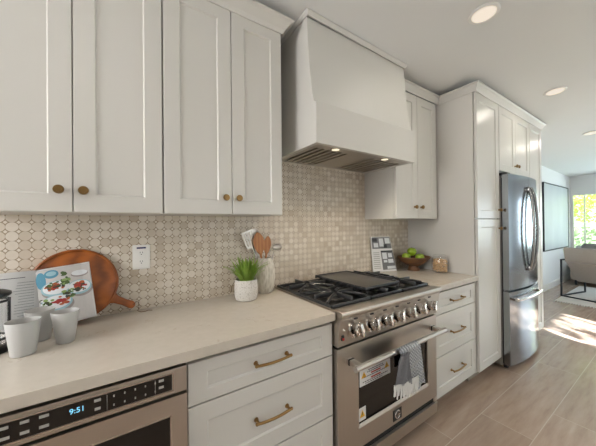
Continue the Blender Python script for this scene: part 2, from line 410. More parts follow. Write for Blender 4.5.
for ya, yb in ((WY1, WY1-.025), (WY0, WY0+.025)): e.box(XR-.004, XR+.05, min(ya, yb), max(ya, yb), WZ0, WZ1)
for za, zb in ((WZ0, WZ0+.03), (WZ1-.03, WZ1)): e.box(XR-.004, XR+.05, WY0+.025, WY1-.025, za, zb)
for y in (-0.235, -0.86, -1.6, -2.4, -3.2): e.box(XR+.005, XR+.045, y-.011, y+.011, WZ0+.03, WZ1-.03)
win = struct(e.build('window_1', 'white_plastic', smooth=False))
p = MB().box(XR+.022, XR+.028, WY0+.025, WY1-.025, WZ0+.03, WZ1-.03).build('pane', 'pane', win, smooth=False)
sl = MB().box(XR-.03, XR+.02, WY0-.03, WY1+.03, WZ0-.03, WZ0, .004).build('window_sill', 'white_plastic', win)
struct(MB().prism([(3.264, 0, 0), (3.264, -.014, 0), (3.264, -.014, .11), (3.264, -.006, .125), (3.264, 0, .125)], (XR-3.264, 0, 0)).build('baseboard_back', 'white_plastic', smooth=False))
struct(MB().box(XR-.014, XR, YF, -.014, 0, .12).build('baseboard_right', 'white_plastic', smooth=False))
# tiled splashback behind worktops and range
struct(MB().box(-1.47, 1.558, -0.008, 0, 0.40, 1.82).build('wall_backsplash', 'mosaic', smooth=False))

# ------------------------------------------------------------------ small fittings
def knob(parent, x, y, z):
    o = MB().lathe([(0, .0), (.008, 0), (.0065, .006), (.006, .014), (.0155, .018), (.0165, .023), (.0145, .028), (.0, .030)], (x, y, z), 28, 'Y')
    o.lathe([(0.0095, .0285), (.0095, .031), (.0, .0315)], (x, y, z), 24, 'Y')
    return o.build('knob', 'brass', parent)
def pull(parent, xc, y, z, L=0.165):
    h = L/2; o = MB()
    pts = [(xc-h+.006, y, z), (xc-h+.006, y-.020, z)]
    o.cyl((xc-h+.008, y, z), (xc-h+.008, y-.026, z), .0062, .0052, 14); o.cyl((xc+h-.008, y, z), (xc+h-.008, y-.026, z), .0062, .0052, 14)
    bar = [(xc + h*s, y-.026-.006*(1-s*s), z-.003*(1-s*s)) for s in [i/10 for i in range(-10, 11)]]
    o.tube(bar, .0058, 12)
    for s in (-1, 1):
        o.ball((xc+s*h, y-.026, z), .0072); o.cyl((xc+s*(h-.008), y, z), (xc+s*(h-.008), y-.004, z), .010, .009, 18)
    return o.build('pull_handle', 'brass', parent)

def wall_cabinet(label, x0, x1, z0, z1, doors, depth=0.31, yf=-0.33, kn=None, group=None):
    """body plus shaker doors (x0,x1); kn: knob x per door"""
    c = thing('wall_cabinet', label, 'cabinet', (x0, -.001, z0), 0, group)
    X = lambda x: x-x0
    MB().box(0, x1-x0, yf+.022, 0, 0, z1-z0, .001).build('body', 'paint', c, smooth=False)
    for (a, b), k in zip(doors, kn):
        d = MB().shaker(X(a)+.0015, X(b)-.0015, .002, z1-z0-.002, yf).build('door', 'paint', c, smooth=False)
        knob(d, X(k), yf, 1.491-z0)
    return c
ZU0, ZU1 = 1.407, 2.455
wall_cabinet('white two-door wall cabinet above the cookbook, left edge cut off by the photo', -1.342, -0.7285, ZU0, ZU1, [(-1.340, -1.0355), (-1.0345, -0.730)], kn=(-1.073, -1.002))
wall_cabinet('white two-door wall cabinet just left of the range hood', -0.7275, -0.115, ZU0, ZU1, [(-0.726, -0.4135), (-0.4125, -0.117)], kn=(-0.450, -0.382))
wall_cabinet('white two-door wall cabinet right of the range hood, above the apple bowl', 0.921, 1.554, 1.392, 2.44, [(0.922, 1.2200), (1.2200, 1.519)], kn=(1.170, 1.262))

def crown(name, label, path, z0, h=0.060, out=0.055):
    """moulding swept along path (x, y, outward normal list); mitred corners"""
    prof = [(.0006, -.010), (0.006, -.010), (0.009, 0.0), (.014, .010), (out*.75, h*.72), (out, h*.86), (out, h), (.0006, h)]
    t = MB(); rows = []
    for (x, y), (nx, ny) in path:
        rows.append([(x+nx*o_, y+ny*o_, z0+z_) for o_, z_ in prof])
    rr = [list(r)+[r[0]] for r in rows]
    t.grid(rr); t.quad(rows[0]); t.quad(rows[-1][::-1])
    return tag(t.build(name, 'paint', smooth=False), label, 'moulding')
crown('crown_moulding', 'flared white crown moulding along the tops of the wall cabinets left of the hood', [((-1.342, -.331), (0, -1)), ((-0.114, -.331), (1, -1)), ((-0.114, -.003), (1, 0))], 2.455)
crown('crown_moulding', 'white crown moulding running over the wall cabinet, pantry and refrigerator to the right', [((0.935, -.331), (0, -1)), ((1.558, -.331), (-1, -1)), ((1.558, -.642), (-1, -1)), ((3.264, -.642), (1, -1)), ((3.264, -.40), (1, 0))], 2.452, 0.056, 0.036)

# ------------------------------------------------------------------ tall units round the refrigerator
YT = -0.64
def tall_cabinet(label, x0, x1, knobs, dx0, dx1):
    c = thing('pantry_cabinet', label, 'cabinet', (x0, -.001, 0.0)); X = lambda x: x-x0
    MB().box(0, x1-x0, YT+.024, 0, .10, 2.452, .001).build('body', 'paint', c, smooth=False)
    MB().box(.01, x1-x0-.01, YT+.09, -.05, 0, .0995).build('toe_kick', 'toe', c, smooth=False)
    d = MB().shaker(X(dx0), X(dx1), 1.390, 2.446, YT).build('door', 'paint', c, smooth=False)
    knob(d, X(knobs), YT, 1.469)
    d = MB().shaker(X(dx0), X(dx1), .112, 1.382, YT).build('door', 'paint', c, smooth=False)
    knob(d, X(knobs), YT, 1.300)
    return c
tall_cabinet('tall white pantry cabinet between drawers and refrigerator', 1.560, 2.025, 2.000, 1.575, 2.022)
tall_cabinet('tall narrow white cabinet on the far side of the refrigerator', 2.846, 3.262, 2.885, 2.856, 3.258)
c = thing('bridge_cabinet', 'white two-door cabinet above the refrigerator', 'cabinet', (2.028, -.001, 1.83))
MB().box(0, .816, YT+.024, 0, 0, .62, .001).build('body', 'paint', c, smooth=False)
for a, b_, k in ((.004, .407, .380), (.409, .813, .436)):
    d = MB().shaker(a, b_, .006, .614, YT).build('door', 'paint', c, smooth=False); knob(d, k, YT, .085)

# ------------------------------------------------------------------ refrigerator
fr = thing('refrigerator', 'stainless steel french-door refrigerator with bottom freezer between two tall cabinets', 'refrigerator', (2.04, -0.05, 0))
FW, FY = 0.785, -0.592            # body front at world y -0.64
MB().box(0, FW, FY, 0, .03, 1.775, .004).build('body', 'fridgeside', fr, smooth=False)
MB().box(0.02, FW-.02, FY-.03, FY, .012, .05, .002).build('toe_grille', 'black', fr, smooth=False)
MB().box(.01, FW-.01, FY-.012, FY, .05, 1.77).build('gasket', 'black', fr, smooth=False)
def bow(x): s = (x-FW/2)/(FW/2); return FY-.060-.038*(1-s*s)
def curved_door(xa, xb, z0, z1, name):
    n = 14; xs = [xa+(xb-xa)*i/n for i in range(n+1)]
    poly = [(x, bow(x), z0) for x in xs] + [(xb, FY-.012, z0), (xa, FY-.012, z0)]
    return MB().prism(poly, (0, 0, z1-z0)).mat('steel_v').build(name, 'steel_v', fr)
d1 = curved_door(.001, FW/2-.002, .735, 1.795, 'door'); d2 = curved_door(FW/2+.002, FW-.001, .735, 1.795, 'door')
d3 = curved_door(.001, FW-.001, .045, .715, 'freezer_drawer')
for d, s in ((d1, -1), (d2, 1)):
    x = FW/2+s*.042; y0 = bow(x)
    pts = [(x+s*.010*math.sin(PI*i/16), y0-.012-.040*math.sin(PI*i/16)**0.6, .90+.78*i/16) for i in range(17)]
    h = MB().tube(pts, .0125, 14); h.box(x-.013, x+.013, y0-.022, y0+.002, .885, .93, .003); h.box(x-.013, x+.013, y0-.022, y0+.002, 1.65, 1.695, .003)
    h.build('door_handle', 'darksteel', d)
pts = [(.06+(FW-.17)*i/18, bow(.06+(FW-.17)*i/18)-.038, .650) for i in range(19)]
h = MB().tube(pts, .0125, 14)
for x in (.07, FW-.12): h.box(x-.014, x+.014, bow(x)-.042, bow(x)+.004, .634, .662, .003)
h.build('drawer_handle', 'chrome', d3)
for x in (.05, FW-.05): MB().box(x-.04, x+.04, FY-.05, FY+.06, 1.796, 1.815, .003).build('hinge_cover', 'black', fr)

# ------------------------------------------------------------------ base units and worktops
YB = -0.62
def drawer_unit(label, x0, x1, xa, xb):
    c = thing('drawer_cabinet', label, 'cabinet', (x0, -.009, 0)); X = lambda x: x-x0; y = YB+.009
    MB().box(0, x1-x0, y+.022, 0, .10, .865, .001).build('body', 'paint', c, smooth=False)
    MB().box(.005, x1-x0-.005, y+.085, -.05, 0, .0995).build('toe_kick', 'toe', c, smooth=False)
    for z0, z1, hz in ((.699, .853, .780), (.399, .693, .546), (.110, .393, .258)):
        d = MB().shaker(X(xa), X(xb), z0, z1, y, .02, .066, .007, .045 if z1-z0 < .2 else .068).build('drawer', 'paint', c, smooth=False)
        pull(d, (X(xa)+X(xb))/2-.002, y, hz, .165 if x0 < 0 else .18)
    return c
drawer_unit('white three-drawer base cabinet between microwave drawer and range', -0.690, -0.004, -0.687, -0.006)
drawer_unit('white three-drawer base cabinet between range and tall pantry', 0.918, 1.558, 0.926, 1.555)
c = thing('microwave_cabinet', 'white base cabinet holding the built-in microwave drawer', 'cabinet', (-1.455, -.009, 0))
m_ = MB(); m_.box(0, .008, YB+.031, 0, .10, .865); m_.box(.756, .764, YB+.031, 0, .10, .865); m_.box(.008, .756, -.03, -.001, .10, .865)
m_.box(.008, .756, YB+.031, -.03, .10, .44); m_.build('body', 'paint', c, smooth=False)
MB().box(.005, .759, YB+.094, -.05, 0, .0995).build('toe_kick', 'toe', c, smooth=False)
d = MB().shaker(.003, .761, .110, .440, YB+.009).build('drawer', 'paint', c, smooth=False); pull(d, .38, YB+.009, .30)

def worktop(label, x0, x1, y0=-0.645):
    o = MB().box(x0, x1, y0, -.0085, .8755, .914, .002)
    return tag(o.build('countertop', 'quartz', smooth=False), label, 'countertop')
worktop('long pale quartz countertop left of the range', -1.47, -0.0035)
worktop('short pale quartz countertop between range and pantry', 0.9175, 1.5585)

# microwave drawer
mw = thing('microwave_oven', 'stainless steel built-in microwave drawer under the left countertop', 'microwave', (-1.447, -.045, .445))
def MX(x): return x+1.447
def MZ(z): return z-.445
yb = -.58                      # local y of the face root (world -0.625)
MB().box(.004, .744, yb+.02, 0, 0, MZ(.858)).build('body', 'black', mw, smooth=False)
cp = MB().box(0, .752, yb-.012, yb+.02, MZ(.776), MZ(.862), .002).build('control_panel', 'steel', mw, smooth=False)
MB().box(MX(-1.40), MX(-.742), yb-.0145, yb-.0118, MZ(.793), MZ(.846), .001).build('control_glass', 'ovenglass', cp, smooth=False)
yy = yb-.0152
tm = MB().text('9:51', .021, txt_front(MX(-.992), yy, MZ(.8235))).build('clock_display', 'clock', cp, smooth=False)
def mark(parts):
    k_ = MB()
    for a_, b_, c_1, d_ in parts: k_.box(a_, b_, yy-.0004, yy+.0006, c_1, d_)
    k_.build('key_mark', 'greylabel', cp, smooth=False)
for i in range(5):
    for z in (.833, .806): mark([(MX(-.905+.028*i)-.0018, MX(-.905+.028*i)+.0018, MZ(z)-.003, MZ(z)+.003)])
for x, z, w_ in ((-.945, .833, .016), (-.945, .808, .014), (-.775, .834, .015), (-.775, .812, .015), (-1.062, .834, .020), (-1.062, .806, .020), (-1.10, .834, .018), (-1.10, .806, .018), (-1.14, .806, .024), (-1.14, .833, .02), (-1.18, .806, .024)):
    mark([(MX(x)-w_/2, MX(x)+w_/2, MZ(z)-.0024, MZ(z)+.0055)])
for x in (-.922, -.793): MB().box(MX(x)-.0005, MX(x)+.0005, yy-.0004, yy+.0006, MZ(.797), MZ(.842)).build('divider_line', 'greylabel', cp, smooth=False)
e = MB(); z0, z1, xa, xb = MZ(.7905), MZ(.8485), MX(-1.4025), MX(-.7395)
for a in ((xa, xb, z0-.003, z0+.0015), (xa, xb, z1-.0015, z1+.002), (xa-.003, xa, z0-.003, z1+.002), (xb, xb+.003, z0-.003, z1+.002)): e.box(a[0], a[1], yb-.0152, yb-.011, a[2], a[3])
e.build('bezel', 'chrome', cp, smooth=False)
dr = MB()
xa, xb, z0, z1 = 0.0, .752, .002, MZ(.770); ia, ib, j0, j1 = MX(-1.385), MX(-.7465), .06, MZ(.711)
for q in ((xa, ia, z0, z1), (ib, xb, z0, z1), (ia, ib, z0, j0), (ia, ib, j1, z1)): dr.box(q[0], q[1], yb-.020, yb+.02, q[2], q[3])
drw = dr.build('drawer_front', 'steel', mw, smooth=False)
MB().box(ia, ib, yb-.014, yb+.015, j0, j1).build('window', 'ovenglass', drw, smooth=False)
e = MB(); e.box(ib-.003, ib+.001, yb-.0215, yb-.013, j0, j1); e.box(ia, ib, yb-.0215, yb-.013, j1-.003, j1+.001)
e.build('window_trim', 'chrome', drw, smooth=False)

# ------------------------------------------------------------------ range
rg = thing('range_cooker', 'stainless steel gas range with seven knobs and a griddle', 'range', (0, -.012, 0))
RY = lambda y: y+.012
x0, x1 = .003, .911
MB().box(x0, x1, RY(-.60), 0, .09, .885, .002).build('body', 'steel', rg, smooth=False)
lg = []
for x in (.05, .864):
    for y in (-.56, -.06): MB().cyl((x, RY(y), 0), (x, RY(y), .0895), .022, .018).build('leg', 'black', rg)
# cooktop tray with rim, bullnose front
ct = MB(); ct.box(x0, x1, RY(-.612), 0, .8855, .905); ct.box(x0, x0+.012, RY(-.612), 0, .905, .921, .001); ct.box(x1-.012, x1, RY(-.612), 0, .905, .921, .001)
ct.box(x0+.012, x1-.012, -.03, 0, .905, .925, .002)
ct.build('cooktop', 'steel', rg, smooth=False)
MB().box(x0+.013, x1-.013, RY(-.605), -.031, .9052, .910).build('spill_tray', 'enamel', rg, smooth=False)
MB().prism([(x0, RY(-.612), .8855), (x0, RY(-.612), .921), (x0, RY(-.672), .9215), (x0, RY(-.682), .917), (x0, RY(-.685), .909), (x0, RY(-.683), .893), (x0, RY(-.677), .886), (x0, RY(-.665), .884)], (x1-x0, 0, 0)).build('bullnose', 'steel', rg)
pz0, pz1, py0, py1 = .740, .8835, -.650, -.672
MB().prism([(x0, RY(-.598), pz1), (x0, RY(py1), pz1), (x0, RY(py0), pz0), (x0, RY(-.598), pz0)], (x1-x0, 0, 0)).build('control_panel', 'steel', rg, smooth=False)
tilt = math.atan2(py0-py1, pz1-pz0)
KX = [.110, .231, .340, .449, .559, .670, .787]
for i, kx in enumerate(KX):
    kz = .816; ky = RY(py1+(py0-py1)*(pz1-kz)/(pz1-pz0))
    R = Matrix.Translation((kx, ky, kz)) @ Matrix.Rotation(-tilt, 4, 'X')
    s = 1.24 if i == 0 else 1.14
    k = MB().lathe([(.0, .0), (.037*s, 0), (.037*s, .004), (.031*s, .008), (.029*s, .010)], (0, 0, 0), 32, 'Y').move(R)
    bz = k.build('knob_bezel', 'chrome', rg)
    k = MB().lathe([(.024*s, .008), (.0245*s, .028), (.0265*s, .031), (.0265*s, .038), (.022*s, .043), (.0, .044)], (0, 0, 0), 28, 'Y')
    k.box(-.0075, .0075, -.060, -.030, -.026*s, .026*s, .003)
    for q in (0.6, 2.54, 3.74, 5.68): k.cyl((.019*s*math.cos(q), -.012, .019*s*math.sin(q)), (.019*s*math.cos(q), -.049, .019*s*math.sin(q)), .005, .004, 10)
    k.move(R @ Matrix.Rotation((-.15, .05, 0, .2, -.05, .1, .3)[i], 4, 'Y')).build('knob', 'chrome', bz)
sw = MB().box(.021, .037, RY(-.664), RY(-.652), .773, .799, .002).build('switch_housing', 'black', rg)
MB().box(.0235, .0345, RY(-.667), RY(-.6635), .776, .787, .001).build('red_rocker', 'redlamp', sw)
MB().cyl((.030, RY(-.672), .828), (.030, RY(-.660), .828), .004).build('indicator_lamp', 'white_plastic', rg)
for kx in KX: MB().box(kx-.012, kx+.012, RY(-.6745), RY(-.668), .868, .874).build('knob_legend', 'darkink', rg, smooth=False)
# oven door
dz0, dz1, yF, yK = .172, .726, RY(-.646), RY(-.603)
wx0, wx1, wz0, wz1 = .152, .800, .292, .575
d = MB()
for q in ((x0+.002, wx0, dz0, dz1), (wx1, x1-.002, dz0, dz1), (wx0, wx1, dz0, wz0-.02), (wx0, wx1, wz1, dz1)): d.box(q[0], q[1], yF, yK, q[2], q[3])
od = d.build('oven_door', 'steel', rg, smooth=False)
MB().box(wx0, wx1, yF+.010, yF+.022, wz0-.02, wz1).build('door_glass', 'ovenglass', od, smooth=False)
MB().prism([(wx0-.004, yF-.002, wz0-.024), (wx0-.004, yF-.002, wz0-.016), (wx0-.004, yF+.004, wz0+.002), (wx0-.004, yF+.0098, wz0-.024)], (wx1-wx0+.008, 0, 0)).build('glass_ledge', 'steel', od, smooth=False)
h = MB(); hz, hy = .655, RY(-.728)
h.cyl((.048, hy, hz), (.872, hy, hz), .0145, seg=28)
for x in (.048, .872): h.cyl((x-.004, hy, hz), (x+.004, hy, hz), .0155, seg=28)
oh = h.build('door_handle', 'satin', od)
for x in (.082, .838):
    MB().box(x-.016, x+.016, hy-.004, yF+.001, hz-.013, hz+.013, .003).build('handle_bracket', 'satin', oh)
    MB().box(x-.018, x+.018, yF-.022, yF-.014, hz-.015, hz+.015, .001).build('bracket_band', 'black', oh)
# oven racks seen as faint lines behind the glass
# stickers on the door
lb = MB().mat('paper').box(.158, .410, yF-.0020, yF-.0004, .489, .572)
lb.mat('redink')
for z in (.542, .517): lb.box(.245, .325, yF-.0026, yF-.0018, z-.0035, z+.0035)
lb.mat('darkink')
for z, a, b_ in ((.563, .225, .345), (.553, .215, .355), (.531, .19, .375), (.507, .18, .385), (.497, .20, .34)):
    x = a
    while x < b_:
        l = random.uniform(.008, .02); lb.box(x, min(x+l, b_), yF-.0026, yF-.0018, z-.002, z+.002); x += l+.004
lb.mat('yellow')
for x in (.190, .378): lb.prism([(x-.020, yF-.0026, .530), (x+.020, yF-.0026, .530), (x, yF-.0026, .563)], (0, .001, 0))
lb.mat('darkink')
for x in (.190, .378): lb.box(x-.0025, x+.0025, yF-.0030, yF-.0020, .540, .552); lb.box(x-.0025, x+.0025, yF-.0030, yF-.0020, .534, .5375)
lb.build('warning_label', None, od, smooth=False)
lb = MB().mat('paper').box(.158, .212, yF+.0075, yF+.0098, .300, .368)
lb.mat('yellow').prism([(.165, yF+.007, .318), (.205, yF+.007, .318), (.185, yF+.007, .356)], (0, .001, 0))
lb.mat('darkink').box(.183, .187, yF+.0066, yF+.0076, .328, .345)
lb.build('hot_surface_sticker', None, od, smooth=False)
bd = MB().mat('black').box(.432, .512, yF-.003, yF-.0004, .190, .254, .001)
bd.mat('chrome')
cxx, czz = .474, .222
for a0, a1, r in ((.6, 5.7, .022),):
    bd.tube([(cxx+r*math.cos(a0+(a1-a0)*i/22), yF-.0035, czz+r*math.sin(a0+(a1-a0)*i/22)) for i in range(23)], .0035, 8)
bd.box(cxx+.002, cxx+.022, yF-.0055, yF-.003, czz-.0035, czz+.0035); bd.box(cxx-.006, cxx+.002, yF-.0055, yF-.003, czz-.012, czz+.012)
bd.build('maker_badge', None, od, smooth=False)
MB().box(x0+.004, x1-.004, RY(-.641), RY(-.601), .1405, .1715).build('base_gap_shade', 'darkgap', rg, smooth=False)  # dark box filling the slot below the door, painted as its shade
MB().box(x0+.01, x1-.01, RY(-.615), RY(-.601), .172, .739).build('door_shadow_gap', 'darkgap', rg, smooth=False)
MB().prism([(x0+.002, RY(-.600), .050), (x0+.002, RY(-.636), .050), (x0+.002, RY(-.646), .060), (x0+.002, RY(-.650), .132), (x0+.002, RY(-.616), .140), (x0+.002, RY(-.600), .140)], (x1-x0-.004, 0, 0)).build('kick_panel', 'steel', rg, smooth=False)
MB().box(.868, .909, RY(-.646), RY(-.6415), .1405, .169, .001).build('hinge_block', 'steel', rg)
# burners and grates
BX, BYs = (.165, .457, .749), (-.455, -.185)
for bx in BX:
    for by in BYs:
        b_ = MB().lathe([(.0, .9105), (.048, .9105), (.050, .918), (.040, .926), (.0, .926)], (bx, RY(by), 0), 28).build('burner', 'griddle', rg)
        MB().lathe([(.0, .9262), (.036, .9262), (.037, .932), (.028, .936), (.0, .936)], (bx, RY(by), 0), 28).build('burner_cap', 'iron', b_)
def grate(xa, xb):
    g = MB(); ya, yb_, w_ = RY(-.600), RY(-.032), .012
    for q in ((xa, xb, ya, ya+w_), (xa, xb, yb_-w_, yb_)): g.box(q[0], q[1], q[2], q[3], .918, .936, .002)
    for q in ((xa, xa+w_), (xb-w_, xb)): g.box(q[0], q[1], ya, yb_, .918, .936, .002)
    ym = (ya+yb_)/2; g.box(xa, xb, ym-w_/2, ym+w_/2, .926, .944, .002)
    xm = (xa+xb)/2
    for yc in (RY(-.455), RY(-.185)):
        for dx, dy in ((1, 0), (-1, 0), (0, 1), (0, -1)):
            ex = (xb-xm) if dx else 0; ey = (ym-ya)/1.0 if dy else 0
            a = (xm+dx*.024, yc+dy*.024); 
            if dx: b2 = (xb-.004 if dx > 0 else xa+.004, yc)
            else: b2 = (xm, (yb_-.004 if dy > 0 else ym) if yc > ym else (ym if dy > 0 else ya+.004))
            lo = (min(a[0], b2[0])-(0 if dx else .0075), max(a[0], b2[0])+(0 if dx else .0075), min(a[1], b2[1])-(0 if dy else .0075), max(a[1], b2[1])+(0 if dy else .0075))
            g.box(lo[0], lo[1], lo[2], lo[3], .936, .960, .003)
        for sx in (-1, 1):
            for sy in (-1, 1):
                p0 = Vector((xm+sx*.03, yc+sy*.03, .952)); p1 = Vector((xb-.01 if sx > 0 else xa+.01, yc+sy*.10, .938))
                g.tube([p0, (p0+p1)/2+Vector((0, 0, .006)), p1], .0075, 6)
    for x in (xa+.010, xb-.010):
        for y in (ya+.010, ym, yb_-.010): g.box(x-.009, x+.009, y-.009, y+.009, .9105, .935, .002)
    return g.build('grate', 'iron', rg)
grate(.008, .309); grate(.3115, .6025); grate(.605, .896)
gd = MB(); ga, gb, gy0, gy1 = .325, .640, RY(-.545), RY(-.06)
gd.box(ga, gb, gy0, gy1, .9585, .968, .003)
gpl = gd.build('griddle', 'griddle', rg)
g = MB()
for q in ((ga-.004, ga+.008, gy0-.004, gy1+.004), (gb-.008, gb+.004, gy0-.004, gy1+.004), (ga, gb, gy0-.004, gy0+.010), (ga, gb, gy1-.008, gy1+.004)): g.box(q[0], q[1], q[2], q[3], .9575, .974, .003)
g.build('griddle_rim', 'iron', gpl)
for y in [RY(-.52+.055*i) for i in range(9)]:
    for xa in (ga-.020, gb+.004): MB().box(xa, xa+.016, y-.006, y+.006, .958, .968, .002).build('griddle_lug', 'iron', gpl)

# towel over the oven handle
tw = thing('kitchen_towel', 'grey woven kitchen towel with white fringe hanging over the oven handle', 'towel', (.412, -.7405, .6555))
tw.scale = (1.06, 1.0, .86)
def drape(xt0, xt1, xb0, xb1, zf, zbk, R, amp, name, mat, seed, nx=19):
    """cloth hung over the bar: (xt0, xt1) at the bar, (xb0, xb1) at its lower edge"""
    ph = random.Random(seed).uniform(0, 6); rows = []; prof = []
    for i in range(11): prof.append((-R-.003*(1-i/10), zf*(1-i/10)))
    for i in range(1, 9): a = PI*i/8; prof.append((-R*math.cos(a), R*math.sin(a)))
    for i in range(1, 7): prof.append((R, zbk*i/6))
    for n_, (y, z) in enumerate(prof):
        k = min(1, max(0, z/zf)) if y < 0 and z < 0 else 0; r = []
        for j in range(nx):
            q = j/(nx-1); x = (xt0+(xt1-xt0)*q)*(1-k)+(xb0+(xb1-xb0)*q)*k
            r.append((x, y-(.5+.5*math.sin(q*9+ph))*amp*k if y < 0 else y, z+(.012*math.sin(q*5+ph)*k)))
        rows.append(r)
    return MB().grid(rows, .003).build(name, mat, tw)
drape(-.060, .118, .030, .146, -.265, -.10, .0185, .012, 'back_fold', 'towel', 5)
drape(-.055, .112, -.030, .128, -.175, -.10, .0235, .010, 'top_fold', 'towel', 3)
g = MB(); rows = []
for k in range(9):
    q = k/8; rows.append([(-.062-.075*q**.6+(.075+.065*q)*t_, -.030-.010*abs(math.sin(t_*6+q*2))-.004*q, .006-.165*q-.035*t_*q) for t_ in [i/12 for i in range(13)]])
g.grid(rows, .006); g.build('grey_fold', 'towelgrey', tw)
g = MB(); rr = random.Random(4)
for i in range(15):
    q = i/14; x = -.135+.125*q; l = rr.uniform(.06, .09); zt = -.148-.035*q
    g.tube([(x, -.040, zt), (x+rr.uniform(-.004, .004), -.043, zt-l/2), (x+rr.uniform(-.006, .008), -.038, zt-l)], .0038, 6)
for i in range(17):
    q = i/16; x = -.035+.100*q; l = rr.uniform(.07, .10); zt = -.172
    g.tube([(x, -.036, zt), (x+rr.uniform(-.004, .004), -.038, zt-l/2), (x+rr.uniform(-.006, .006), -.034, zt-l)], .0038, 6)
stuff(g.build('fringe', 'fringe', tw))

# ------------------------------------------------------------------ range hood
hd = thing('range_hood', 'white tapered range hood rising to the ceiling above the gas range', 'hood', (0, -.001, 1.80))
HX0, HX1, HYF = .001, .914, -.499
s = MB(); s.box(HX0, HX1, HYF, HYF+.03, 0, .230, .001); s.box(HX0, HX0+.03, HYF+.03, 0, 0, .230, .001); s.box(HX1-.03, HX1, HYF+.03, 0, 0, .230, .001)
s.box(HX0+.03, HX1-.03, HYF+.03, 0, .20, .230)
s.build('skirt', 'hoodpaint', hd, smooth=False)
prof = [(-.478, .2305), (-.466, .27), (-.455, .33), (-.444, .41), (-.434, .51), (-.425, .62), (-.417, .74)]
body = [(HX0+.002, y, z) for y, z in prof] + [(HX0+.002, -.002, .74), (HX0+.002, -.002, .2305)]
MB().prism(body, (HX1-HX0-.004, 0, 0)).build('chimney', 'hoodpaint', hd)
cr = MB()
zc = [CZ(x, -.45)-1.80-.002 for x in (HX0, HX1)]
def crow(x, nx, zt, sgn):
    return [(x+nx*o_, -.428-o_*1.0, zt-.022+z_) for o_, z_ in ((-.004, -.006), (.003, -.005), (.005, 0), (.009, .006), (.013, .014), (.013, .021), (-.004, .021))]
ra, rb = crow(HX0+.002, -1, zc[0], 1), crow(HX1-.002, 1, zc[1], 1)
cr.grid([ra+[ra[0]], rb+[rb[0]]]); 
for x, nx, zt in ((HX0+.002, -1, zc[0]), (HX1-.002, 1, zc[1])):
    r0 = crow(x, nx, zt, 1); r1 = [(p_[0], -.002, p_[2]+.0*1) for p_ in r0]; cr.grid([r0+[r0[0]], r1+[r1[0]]]); cr.quad(r1)
cr.build('crown', 'hoodpaint', hd, smooth=False)
ln = MB(); a, b_, y0, y1 = HX0+.012, HX1-.012, HYF+.012, -.012
ln.box(a, b_, y0, y0+.085, .004, .016); ln.box(a, b_, y1-.02, y1, .004, .016); ln.box(a, a+.03, y0+.085, y1-.02, .004, .016); ln.box(b_-.03, b_, y0+.085, y1-.02, .004, .016)
ln.box(.335, .530, y0+.085, y1-.02, .006, .018); ln.box(a, b_, y0, y1, .06, .065)
li = ln.build('liner', 'steel', hd, smooth=False)
for xa, xb in ((a+.031, .334), (.531, b_-.031)):
    n = 6; g = MB(); wd = (xb-xa)/n
    for i in range(n):
        g.box(xa+wd*i+.004, xa+wd*i+wd*.58, y0+.086, y1-.021, .006, .012, .001)
        g.box(xa+wd*i+wd*.55, xa+wd*(i+1)+.01 if i < n-1 else xb, y0+.086, y1-.021, .022, .026)
    g.build('baffle_filter', 'steel', li, smooth=False)
for x in (.19, .645):
    l = MB().lathe([(.0, .0), (.024, 0), (.024, -.0), (.030, .001), (.030, .0038), (.0, .0038)], (x, y0+.045, 0), 28).build('lamp_ring', 'chrome', hd)
    MB().cyl((x, y0+.045, -.0012), (x, y0+.045, -.0002), .023, seg=28).build('lamp_lens', 'hoodlens', l)
    ld = bpy.data.lights.new('hood_lamp', 'SPOT'); ld.energy = 13; ld.color = (1, .86, .68); ld.spot_size = math.radians(125); ld.spot_blend = .8; ld.shadow_soft_size = .02
    lo = bpy.data.objects.new('hood_lamp', ld); COL.objects.link(lo); lo.parent = hd; lo.location = (x, y0+.045, -.006)

# ------------------------------------------------------------------ recessed ceiling lamps
def downlight(label, x, y, power, seen=True):
    z = CZ(x, y); n = Vector((.017, .04, 1)).normalized(); R = n.to_track_quat('Z', 'Y')
    o = thing('recessed_light', label, 'ceiling light', (x, y, z-.001)); o.rotation_euler = R.to_euler()
    o['group'] = 'recessed ceiling lights'
    MB().lathe([(.060, -.001), (.078, -.001), (.079, -.004), (.074, -.009), (.062, -.010), (.0600, -.006)], (0, 0, 0), 40).build('trim_ring', 'white_plastic', o)
    MB().cyl((0, 0, -.0065), (0, 0, -.002), .0605, seg=40).build('lens', 'lens', o)
    ld = bpy.data.lights.new('ceiling_lamp', 'AREA'); ld.shape = 'DISK'; ld.size = .11; ld.energy = power; ld.color = (1, .93, .83)
    lo = bpy.data.objects.new('ceiling_lamp', ld); COL.objects.link(lo); lo.parent = o; lo.location = (0, 0, -.014)
    return o
downlight('round recessed ceiling light nearest the range hood', .885, -.965, 3.6)
downlight('round recessed ceiling light above the refrigerator', 2.42, -.945, 2.5)
downlight('round recessed ceiling light at the right edge of the photo, nearest the living room', 4.24, -.90, 6)
for i, (x, y, p_) in enumerate(((-1.0, -1.45, 2.5), (-1.0, -2.9, 7), (.9, -2.9, 7), (2.45, -2.9, 7))):      # unseen extra lamps without fixtures, behind and left of the camera
    ld = bpy.data.lights.new('ceiling_lamp', 'AREA'); ld.shape = 'DISK'; ld.size = .12; ld.energy = p_; ld.color = (1, .94, .85)
    lo = bpy.data.objects.new('ceiling_lamp', ld); COL.objects.link(lo); lo.location = (x, y, CZ(x, y)-.012)

